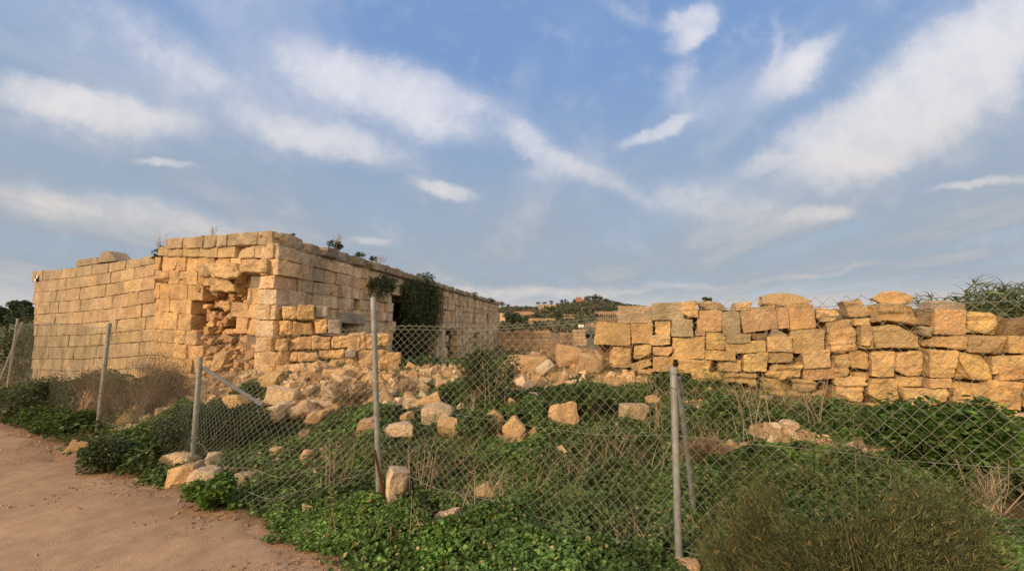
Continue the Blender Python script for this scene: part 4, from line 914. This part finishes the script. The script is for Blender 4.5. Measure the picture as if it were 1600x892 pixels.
weed('curving pale dead stalks left of the tall post', 535, 770, 90, 7, 16)
weed('forked dead weed in the lower middle weeds', 780, 800, 80, 6, 17)
weed('dead branching weed in the far right foreground', 1560, 800, 100, 6, 18)
weed('fine dead stems between the brick shaped block and the broken post', 1025, 680, 75, 8, 19)

# ------------------------------------------------------------------ giant reeds behind the wall
def reed(label, px, Y0, ztop_px, spread, cnt, seed):
    rs = np.random.default_rng(seed); x0 = W(px, 500, Y0)[0]; z0 = tz1(x0, Y0); root = empty('giant_reed', (x0, Y0, z0)); tag(root, label, 'reed', 'giant reeds behind the wall')
    ms = MB(); ml = MB(); zt = W(px, ztop_px, Y0)[2]
    for k_ in range(cnt):
        p = np.array([x0 + rs.normal(0, spread), Y0 + rs.normal(0, spread * .8), z0]); L = (zt - z0) * rs.uniform(.6, .96); d = np.array([rs.normal(0, .12) , rs.normal(0, .1), 1]); t = np.linspace(0, 1, 6)[:, None]
        pts = p + d * L * t + np.array([rs.normal(0, .12), 0, 0]) * t ** 2; tube(ms, pts, .012, .005, 5, (.16, .17, .07), cap=False)
        m_ = 40; tt = rs.random(m_) ** .6 * .8 + .2; Q = np.stack([np.interp(tt, t[:, 0], pts[:, i]) for i in range(3)], -1); D_ = np.stack([rs.normal(0, .8, m_), rs.normal(0, .7, m_), rs.uniform(.3, 1.3, m_)], -1)
        blades(ml, Q, D_, rs.uniform(.25, .55, m_), rs.uniform(.009, .020, m_), tvar((.10, .13, .055), m_, rs, .25), .5, seed + k_, seg=4)
    ms.build('canes', LEAF, root); ml.build('foliage', LEAF, root)
reed('tallest clump of giant reed at the right edge of the view', 1600, 8.0, 420, .36, 30, 1)
reed('wide reed clump just left of the tallest one behind the wall end', 1535, 8.2, 447, .34, 22, 2)
reed('small reed clump peeking over the grey dome stone', 1462, 7.8, 450, .12, 6, 3)
reed('low reed tuft between the dome stone and the wide clump', 1482, 8.0, 452, .10, 6, 4)
reed('reed clump continuing past the right edge', 1690, 7.6, 415, .45, 24, 5)

# ------------------------------------------------------------------ far surroundings
def tree(label, px, py_base, hpx, wpx, Y0, seed, col=DARKG, group='trees on the distant hill', nl=420, name='tree', z0=None, trunk=.25):
    rs = np.random.default_rng(seed); x, y, z = W(px, py_base, Y0); zg = tz1(x, y) if z0 is None else z0
    k = Y0 / F_PX; h = hpx * k; w = wpx * k / 2; z = min(z, 99); root = empty(name, (x, y, min(z, zg) - .0)); tag(root, label, 'tree', group)
    m1 = MB(); b = np.array([x, y, min(z, zg) - .05 * h]); top = np.array([x, y, z + h * .5]); tube(m1, [b, (b + top) / 2 + rs.normal(0, .02 * h, 3), top], .05 * h, .02 * h, 6, (1, 1, 1)); 
    for _ in range(4): tube(m1, [(b + top) / 2, np.array([x, y, z]) + np.array([rs.uniform(-.6, .6) * w, rs.uniform(-.6, .6) * w, h * rs.uniform(.5, .8)])], .025 * h, .01 * h, 5)
    m1.build('trunk', BARK, root)
    lob = 7; lc = np.c_[rs.uniform(-.6, .6, lob) * w, rs.uniform(-.6, .6, lob) * w, h * rs.uniform(trunk + .15, .78, lob)]; lr = np.c_[rs.uniform(.35, .55, lob) * w, rs.uniform(.35, .55, lob) * w, h * rs.uniform(.16, .26, lob)]
    kk = rs.integers(0, lob, nl); d = rs.normal(size=(nl, 3)); d /= np.linalg.norm(d, axis=1, keepdims=True); P = lc[kk] + d * lr[kk] * rs.random((nl, 1)) ** .35
    m2 = MB(); leaves(m2, P + np.array([x, y, z]), (h * w) ** .5 * .13 * rs.uniform(.5, 1.4, nl), tvar(col, nl, rs, .3), seed, .8, .3); m2.build('crown', LEAF, root)
T_ = [(15, 497, 22, 30, 30), (-15, 500, 30, 36, 28)]
tree('dark tree rising behind the left end of the ruin', 38, 503, 34, 40, 24, 1, nl=2600, group='trees beyond the left end', z0=-.2, trunk=.05)
tree('lower dark tree left of the one at the ruin end', 12, 508, 26, 44, 27, 2, nl=2200, group='trees beyond the left end', z0=-.2, trunk=.05)
tree('dark tree cut by the left edge of the view', -22, 510, 40, 60, 25, 3, nl=2200, group='trees beyond the left end', z0=-.2, trunk=.05)
MAR = np.array((.075, .080, .050)); RED = np.array((.12, .075, .055))
hill_trees = [('first round tree above the far end of the ruin', 784, 481, 12, 14, 200, MAR), ('small round tree right of the far ruin end on the skyline', 794, 481, 7, 8, 210, MAR),
    ('flat topped tree at the left start of the skyline row', 841, 477, 6, 9, 250, MAR), ('reddish umbrella tree in the skyline row', 851, 477, 6, 11, 252, RED), ('reddish tree beside the umbrella tree on the skyline', 862, 476, 7, 10, 254, RED),
    ('dark pointed tree in the middle of the skyline', 878, 475, 8, 9, 256, DARKG), ('dark cypress like tree left of the red house', 883, 475, 9, 5, 257, DARKG), ('bushy tree just left of the red house', 897, 474, 8, 8, 258, DARKG),
    ('wide grey green tree right of the red house', 919, 472, 10, 16, 262, MAR), ('largest dome shaped tree on the hill top', 932, 472, 12, 22, 262, MAR), ('low tree descending from the hill top', 945, 473, 9, 16, 262, DARKG),
    ('last bushy tree on the right shoulder of the hill', 955, 476, 8, 14, 260, DARKG), ('flat dark tree on the low right skyline', 968, 478, 5, 14, 255, MAR),
    ('large dark carob tree nearest the far end of the ruin', 801, 513, 28, 30, 62, DARKG * .9), ('second dark carob tree beside it', 816, 511, 20, 22, 66, DARKG), ('tall dark tree at the end of the sunlit terrace', 875, 502, 18, 17, 100, DARKG),
    ('broad dark tree above the white tank', 905, 517, 20, 28, 70, DARKG), ('grey bush like tree left of the stone pillar', 874, 526, 24, 26, 45, MAR * 1.3), ('dark tree below the terraced houses', 945, 505, 10, 22, 90, DARKG),
    ('green slope tree under the skyline row', 860, 487, 9, 22, 190, GREEN * .8), ('green slope tree right of the long terrace', 895, 489, 9, 26, 170, DARKG), ('olive slope tree near the middle of the hill', 930, 486, 8, 24, 180, MAR * 1.4),
    ('green slope tree below the hill shoulder', 955, 487, 8, 20, 175, DARKG * 1.2), ('olive slope tree above the pinkish houses', 972, 489, 8, 16, 160, MAR * 1.3), ('dark slope tree below the small houses', 838, 497, 7, 20, 120, DARKG),
    ('low dark tree under the sunlit terrace', 850, 509, 8, 36, 85, DARKG)]
for k_, (lb, px, py, hp, wp, Y0, cc) in enumerate(hill_trees): tree(lb, px, py, hp, wp, Y0, 20 + k_, np.asarray(cc) * 1.3, nl=420 if wp < 20 else 700)  # crown colours lightened to stand in for distance haze
# scrub covering the hill (uncountable)
rs = np.random.default_rng(88); cnt = 5200; pxs_ = rs.uniform(770, 1010, cnt); dd = rs.uniform(60, 268, cnt); x = (pxs_ - 800) / F_PX * dd / ct; y = dd; z = tz(x, y)
kp = n2(x, y, .05, 89) + .35 * rs.normal(size=cnt) > -.05; x, y, z = x[kp], y[kp], z[kp]; mb = MB()
for j_ in range(4):
    q = np.stack([x, y, z], -1) + rs.normal(0, .5, (len(x), 3)) * np.array([1, 1, .5]) + np.array([0, 0, .6]); leaves(mb, q, rs.uniform(.5, 1.5, len(x)), tvar((.10, .105, .055), len(x), rs, .3), 90 + j_, .9, .4)
tag(mb.build('hill_scrub', LEAF), kind='stuff')
# houses / terraces as boxes with openings
def box(mb, x0, x1, y0, y1, z0, z1, t):
    v = [(x0, y0, z0), (x1, y0, z0), (x1, y1, z0), (x0, y1, z0), (x0, y0, z1), (x1, y0, z1), (x1, y1, z1), (x0, y1, z1)]
    mb.add(v, [[0, 3, 2, 1], [4, 5, 6, 7], [0, 1, 5, 4], [1, 2, 6, 5], [2, 3, 7, 6], [3, 0, 4, 7]], t)
def house(label, px0, py0, px1, py1, Y0, col, wins, name='house', cat='house', group='houses on the distant hill', tower=None, depth=8):
    a = W(px0, py1, Y0); b = W(px1, py0, Y0); root = empty(name, ((a[0] + b[0]) / 2, Y0, a[2])); tag(root, label, cat, group)
    m = MB(); box(m, a[0], b[0], Y0, Y0 + depth, min(a[2], tz1(a[0], Y0)) - 1.5, b[2], col); m.build('wall', PLAST, root)
    r = MB(); box(r, a[0] - .1, b[0] + .1, Y0 - .1, Y0 + depth + .1, b[2] + .003, b[2] + .35, tuple(np.array(col) * .85)); r.build('roof', PLAST, root)
    if tower:
        p = W(tower[0], tower[1], Y0); q = W(tower[2], py0, Y0); t_ = MB(); box(t_, p[0], q[0], Y0 + .5, Y0 + 5, b[2] + .36, p[2], col); box(t_, p[0] - .15, q[0] + .15, Y0 + .35, Y0 + 5.2, p[2] + .003, p[2] + .4, col); t_.build('tower', PLAST, root)
    for (u, v, wu, wv) in wins:
        w_ = MB(); xx = a[0] + (b[0] - a[0]) * u; zz_ = a[2] + (b[2] - a[2]) * v; dw = (b[0] - a[0]) * wu; dv = (b[2] - a[2]) * wv
        box(w_, xx, xx + dw, Y0 - .06, Y0 + .02, zz_, zz_ + dv, (1, 1, 1)); w_.build('window', DARKM, root)
house('red towered villa on top of the distant hill', 900, 468.5, 913, 476, 258, (.40, .19, .15), [(.15, .45, .15, .25), (.6, .45, .15, .25)], tower=(902, 465, 909))
house('pale pink annexe beside the red villa', 913.5, 472, 919, 477, 256, (.45, .30, .24), [(.3, .3, .2, .3)])
house('small tan house on the left shoulder of the hill', 842, 476, 850, 482, 240, (.40, .31, .24), [(.3, .3, .2, .3)])
house('long low cream farm wall house right of the tan house', 851, 476.5, 869, 480, 244, (.50, .40, .29), [(.2, .3, .08, .4), (.7, .3, .08, .4)])
house('pinkish terraced houses right end row with dark windows', 936, 488, 964, 497, 140, (.42, .27, .21), [(.05 + .12 * i, .35, .06, .4) for i in range(8)])
house('pale terrace of houses against the stacked wall', 936 + 29, 487, 990, 496, 138, (.48, .34, .26), [(.08 + .18 * i, .4, .09, .35) for i in range(5)])
house('tan shed at the left foot of the hill', 803, 487.5, 832, 493, 190, (.44, .28, .18), [(.4, .2, .07, .5)])
house('small bright house by the dark carob trees', 781, 491, 789, 497, 110, (.60, .45, .30), [(.4, .3, .2, .3)])
def terrace(label, px0, py0, px1, py1, Y0, col, seed):
    rs = np.random.default_rng(seed); a = W(px0, py1, Y0); b = W(px1, py0, Y0); P = Plane((a[0], Y0), (b[0], Y0 + (b[0] - a[0]) * .1), (0, -1)); m = MB(); nr = 4; L = P.L; H = b[2] - a[2]
    for r_ in range(nr):
        s = 0
        while s < L:
            e = min(s + rs.uniform(.03, .07) * L, L); z0 = a[2] + H * r_ / nr; z1 = z0 + H / nr; 
            if r_ == nr - 1: z1 += rs.uniform(-.3, .1) * H / nr
            plane_block(m, P, [(s, z0), (e, z0), (e, z1), (s, z1)], -H * .4, rs.uniform(-.02, .02) * H, vary(col, rs, .2), 0, .02 * H, .02 * H, r_, gap=.004 * H); s = e
    plane_block(m, P, [(0, a[2] - H), (L, a[2] - H), (L, a[2] + H * .8), (0, a[2] + H * .8)], -H * .35, -H * .15, tuple(np.array(col) * .5), 0, .01, 0, 1)
    tag(m.build('terrace_wall', LIME_G, origin=(a[0], Y0, a[2])), label, 'wall', 'field walls on the hillside')
terrace('bright sunlit terrace wall across the middle of the hill', 816, 497, 868, 502, 110, (.50, .36, .23), 1)
terrace('second sunlit terrace wall just below the bright one', 816, 503, 868, 508, 95, (.50, .34, .21), 2)
terrace('thin pale field wall right of the tall dark tree', 880, 491, 936, 493, 150, (.40, .34, .22), 3)
terrace('short brown field wall under the thin pale wall', 881, 495, 898, 499, 120, (.42, .28, .18), 4)
terrace('sunlit earthy field edge below the tan shed', 800, 488, 835, 492, 180, (.5, .33, .22), 5)
terrace('near field boundary of coursed blocks between the ruin and the grey bush', 779, 516, 862, 541, 27, (.46, .34, .21), 6)
terrace('low block wall in front of the near field boundary', 786, 529, 870, 548, 19, (.42, .30, .19), 9)
terrace('short wall piece right of the stone pillar with rough top', 876, 520, 898, 536, 24, (.42, .33, .24), 7)
terrace('little field wall right of the white tank', 915, 505, 934, 512, 50, (.45, .33, .23), 8)
# pillar with white tank
tk = empty('water_tank', W(908, 515, 24)); tag(tk, 'white water tank standing on thin legs on a stone pillar', 'tank')
a = np.array(W(908, 509.5, 24)); k24 = 24 / F_PX; V, F = stone_verts(4.4 * k24, 3 * k24, 2.6 * k24, 2, 1.6 * k24, .0, 1); m = MB().add(V + a, F, (.85, .84, .82)); m.build('tank_body', PLAST, tk, smooth=True)
for sx in (-3, 3): m = MB(); tube(m, [a + (sx * k24, 0, -2 * k24), a + (sx * k24, 0, -7 * k24)], .5 * k24, .5 * k24, 5, (.5, .5, .5)); m.build('leg', PLAST, tk)
PP = Plane(W(894, 530, 23.8)[:2], W(917, 530, 23.8)[:2], (0, -1)); m = MB(); rs = np.random.default_rng(3)
for r_ in range(5):
    for c_ in range(3): q = [PP.hit(896 + 7 * c_, 540 - 5 * r_), PP.hit(903 + 7 * c_, 540 - 5 * r_), PP.hit(903 + 7 * c_, 535 - 5 * r_), PP.hit(896 + 7 * c_, 535 - 5 * r_)]; plane_block(m, PP, q, -.8, 0, vary((.55, .40, .25), rs), 1, .02, .01, r_ * 3 + c_)
tag(m.build('stone_pillar', LIME_G, origin=W(908, 540, 23.8)), 'pale stone block pillar carrying the white water tank', 'pillar')
# grey machinery beside it
m = MB(); a0 = np.array(W(922, 528, 23.5)); mc = empty('farm_machine', tuple(a0)); tag(mc, 'grey piece of parked farm machinery right of the stone pillar', 'machine')
V, F = stone_verts(.27, .2, .16, 1, .05, .0, 1); m.add(V + a0 + (0, 0, .28), F, (.28, .29, .33)); m.build('body', GALV, mc)
m = MB(); V, F = stone_verts(.13, .15, .14, 1, .03, 0, 1); m.add(V + a0 + (-.05, 0, .56), F, (.42, .42, .45)); m.build('cab', GALV, mc)
for sx in (-.18, .2):
    m = MB(); an = np.linspace(0, 2 * PI, 15)[:-1]; tube(m, [a0 + (sx, -.22, .12), a0 + (sx, -.12, .12)], .13, .13, 14, (.2, .2, .2)); m.build('wheel', DARKM, mc)

# ------------------------------------------------------------------ chain link fence
fence = empty('chain_link_fence', (-1.19, 3.64, 0)); tag(fence, 'sagging rusty grey chain link fence on steel posts along the path', 'fence')
def gz(px, py): g0 = ray(px, py); Y_ = -CH / g0[1]; return np.array([g0[0] * Y_, Y_])
def post(bpx, bpy, tpx, tpy, r=.024, Y0=None, lean=0.0, name='fence_post', matl=GALV):
    b = gz(bpx, bpy) if Y0 is None else np.array(W(bpx, bpy, Y0)[:2]); t = W(tpx, tpy, b[1] + lean); zb = tz1(b[0], b[1])
    m = MB(); B = np.array([b[0], b[1], zb - .15]); T = np.array(t)
    tube(m, [B, B + (T - B) * .5, T], r, r * .97, 14); tube(m, [T, T + (T - B) / np.linalg.norm(T - B) * .006], r * .7, r * .6, 14); m.build(name, matl, fence, smooth=False); return b, t
P5 = post(10, 617, 28, 498); P6 = post(-4, 600, 35, 503, Y0=10.2, r=.022); P4 = post(152, 676, 171, 505, r=.028); P3 = post(300, 729, 313, 558, r=.027); P1 = post(594, 786, 583, 465, r=.026); P2 = post(1061, 888, 1052, 576, r=.024)
pB = post(1086, 778, 1060, 590, r=.02, Y0=3.3, lean=-.5)
# top and knuckle where the broken post ends
m = MB(); tt_ = np.array(P2[1]); tube(m, [tt_ - (0, 0, .03), tt_ + (0, 0, .012)], .03, .03, 14); m.build('post_collar', GALV, fence)
# brace pipe at the short post
bp0 = W(318, 575, P3[0][1] + .02); bp1 = W(409, 632, 4.75); m = MB(); tube(m, [bp0, bp1], .022, .022, 12); m.build('brace', GALV, fence)
# mesh surface
KN = [  # u-knot: base xy, bottom z, top z, bottom bulge toward path, top bulge
    (P5[0], .25, 1.60, .0), (gz(60, 640), .2, 1.62, .0), (P4[0], .05, 1.56, 0.02), (gz(235, 706), .03, 1.50, .10), (P3[0], .05, 1.47, .12), (gz(420, 752), .02, 1.50, .58), ((P1[0] + gz(420, 752)) / 2, .02, 1.55, .50),
    (P1[0], .16, 1.60, .03), ((P1[0] * .6 + P2[0] * .4), .14, 1.60, .05), ((P1[0] * .25 + P2[0] * .75), .04, 1.66, .0), (P2[0], .06, 1.74, .0), (np.array([2.2, 2.17]), .05, 1.77, .0), (np.array([3.3, 1.72]), .05, 1.80, 0), (np.array([4.6, 1.2]), .05, 1.8, 0)]
kx = np.array([k_[0] for k_ in KN]); ku = np.r_[0, np.cumsum(np.linalg.norm(np.diff(kx, axis=0), axis=1))]
kb = np.array([k_[1] for k_ in KN]); kt = np.array([k_[2] for k_ in KN]); kbu = np.array([k_[3] for k_ in KN])
gaps = [(0, 0)]
def fsurf(u, v):
    x = np.interp(u, ku, kx[:, 0]); y = np.interp(u, ku, kx[:, 1]); zb = np.interp(u, ku, kb) ; zt = np.interp(u, ku, kt)
    zb = zb + .03 * n2(u, 0 * u, 1.3, 81); zt = zt + .015 * n2(u, 0 * u + 4, 1.1, 82)
    z0 = tz(x, y); bul = np.interp(u, ku, kbu) * (1 - v) ** 1.6
    wob = .035 * n2(u, v * 1.8, .9, 83) * np.sin(PI * np.clip(v, 0, 1)) ** .5 + .008 * n2(u, v * 1.8, 6, 84) * (1.2 - v)
    nxy = np.array([-.40, -.92]); off = bul + wob
    side = .02 * n2(u, v * 2 + 9, 2.0, 85) * (1 - v * .7)
    z = np.maximum(z0 * (1 - v), 0) + zb + (zt - zb) * v
    lowz = tz(x + nxy[0] * off, y + nxy[1] * off) + .02; z = np.maximum(z, np.where(v < .12, lowz, -9))
    return np.stack([x + nxy[0] * off + .92 * side, y + nxy[1] * off - .4 * side, z], -1)
def mesh_panel(u0, u1, cell=.038, r=.00135, name='mesh_panel'):
    nr = int(1.58 / cell); i0, i1 = int(math.ceil(u0 / cell)), int(u1 / cell)
    I, J = np.meshgrid(np.arange(i0, i1 + 1), np.arange(0, nr + 1)); P = fsurf(I * cell, J / nr)
    P = P + rng.normal(0, .0016, P.shape); H_, W_ = I.shape; ev = (I + J) % 2 == 0
    A = []; B = []
    for dj, di in ((1, 1), (1, -1)):
        a = ev[:-1, :].copy(); sl = np.zeros_like(a)
        if di == 1: sl[:, :-1] = a[:, :-1]
        else: sl[:, 1:] = a[:, 1:]
        jj, ii = np.nonzero(sl); A.append(P[jj, ii]); B.append(P[jj + 1, ii + di])
        odd = ~ev[:-1, :]
    A = np.concatenate(A); B = np.concatenate(B)
    # odd rows: nodes at (j odd) sharing parity are already covered because (i+j) parity is kept along a diagonal
    d = B - A; d /= np.linalg.norm(d, axis=1, keepdims=True); ref = np.array([0.4, .92, 0]); a = np.cross(d, ref); a /= np.linalg.norm(a, axis=1, keepdims=True); b = np.cross(d, a)
    V = []
    for E in (A - d * .002, B + d * .002):
        for k_ in range(3): an = k_ * 2 * PI / 3 + .5; V.append(E + r * (math.cos(an) * a + math.sin(an) * b))
    V = np.stack(V, 1); n_ = len(A); i = np.arange(n_)[:, None] * 6; F = np.concatenate([i + np.array([[k_, (k_ + 1) % 3, 3 + (k_ + 1) % 3, 3 + k_]]) for k_ in range(3)], 0)
    m = MB().add(V.reshape(-1, 3), F); m.build(name, WIRE, fence)
up = [ku[0], ku[2], ku[4], ku[7], ku[10], ku[-1]]
for a, b in zip(up[:-1], up[1:]): mesh_panel(a + .01, b)
def twire(vf, u0, u1, r=.0018, n_=60):
    u = np.linspace(u0, u1, n_); v = vf(u) + 0 * u; p = fsurf(u, v); m = MB(); tube(m, p, r, r, 5, cap=False); m.build('tension_wire', WIRE, fence)
twire(lambda u: .985, up[0], up[3]); twire(lambda u: .965 + .0 * u, up[3], up[5]); twire(lambda u: .99 - .02 * (u - up[3]) / 3, up[3], up[4]); twire(lambda u: .47 - .0 * u, up[3], up[5]); twire(lambda u: .05, up[1], up[3]); twire(lambda u: .18 + .03 * np.sin(u), up[2] + .4, up[3] - .3)
twire(lambda u: .05 + .01 * np.sin(u * 3), up[3], up[5])
# ties
for (pp, fr) in ((P1, .83), (P1, .42), (P4, .9), (P4, .62), (P2, .9), (P3, .9)):
    bb_ = np.array([pp[0][0], pp[0][1], 0]); c_ = bb_ + (np.array(pp[1]) - bb_) * fr; an = np.linspace(0, 2 * PI, 13); ring = np.stack([c_[0] + .032 * np.cos(an), c_[1] + .032 * np.sin(an), c_[2] + .006 * np.sin(an * 2)], -1)
    m = MB(); tube(m, ring, .003, .003, 4, cap=False); m.build('wire_tie', WIRE, fence)
# rusty stake leaning on the tall post
m = MB(); b0 = np.array(W(601, 782, 3.58)); t0 = np.array(W(584, 702, 3.56)); 
for dx_, dy_ in ((0, 0),):
    d = t0 - b0; s = np.array([.018, 0, 0.0]); n_ = np.array([0, -.018, 0])
    for (o1, o2) in ((s, np.array([0, .003, 0])), (n_, np.array([.003, 0, 0]))):
        v = [b0, b0 + o1, b0 + o1 + o2, b0 + o2, t0, t0 + o1, t0 + o1 + o2, t0 + o2]; m.add(v, [[0, 3, 2, 1], [4, 5, 6, 7], [0, 1, 5, 4], [1, 2, 6, 5], [2, 3, 7, 6], [3, 0, 4, 7]])
tag(m.build('iron_stake', RUST, origin=b0), 'rusty brown iron angle stake leaning against the foot of the tall post', 'stake')
# small black and white survey target on the far left wall
m = MB(); S0, Z0 = PLA.hit(59, 435); sz_ = .085
for i in range(2):
    for j_ in range(2):
        a, b = S0 - sz_ + i * sz_, Z0 - sz_ + j_ * sz_; c = (.8, .8, .78) if (i + j_) % 2 else (.03, .03, .03); q = PLA.pt(np.array([a, a + sz_, a + sz_, a]), np.array([b, b, b + sz_, b + sz_]), .035); q2 = PLA.pt(np.array([a, a + sz_, a + sz_, a]), np.array([b, b, b + sz_, b + sz_]), .028)
        m.add(np.concatenate([q, q2]), [[0, 1, 2, 3], [4, 7, 6, 5], [0, 4, 5, 1], [1, 5, 6, 2], [2, 6, 7, 3], [3, 7, 4, 0]], c)
tag(m.build('survey_target', PLAST, origin=PLA.pt(S0, Z0, .03)), 'small black and white checkered survey target on the far left wall top', 'marker')
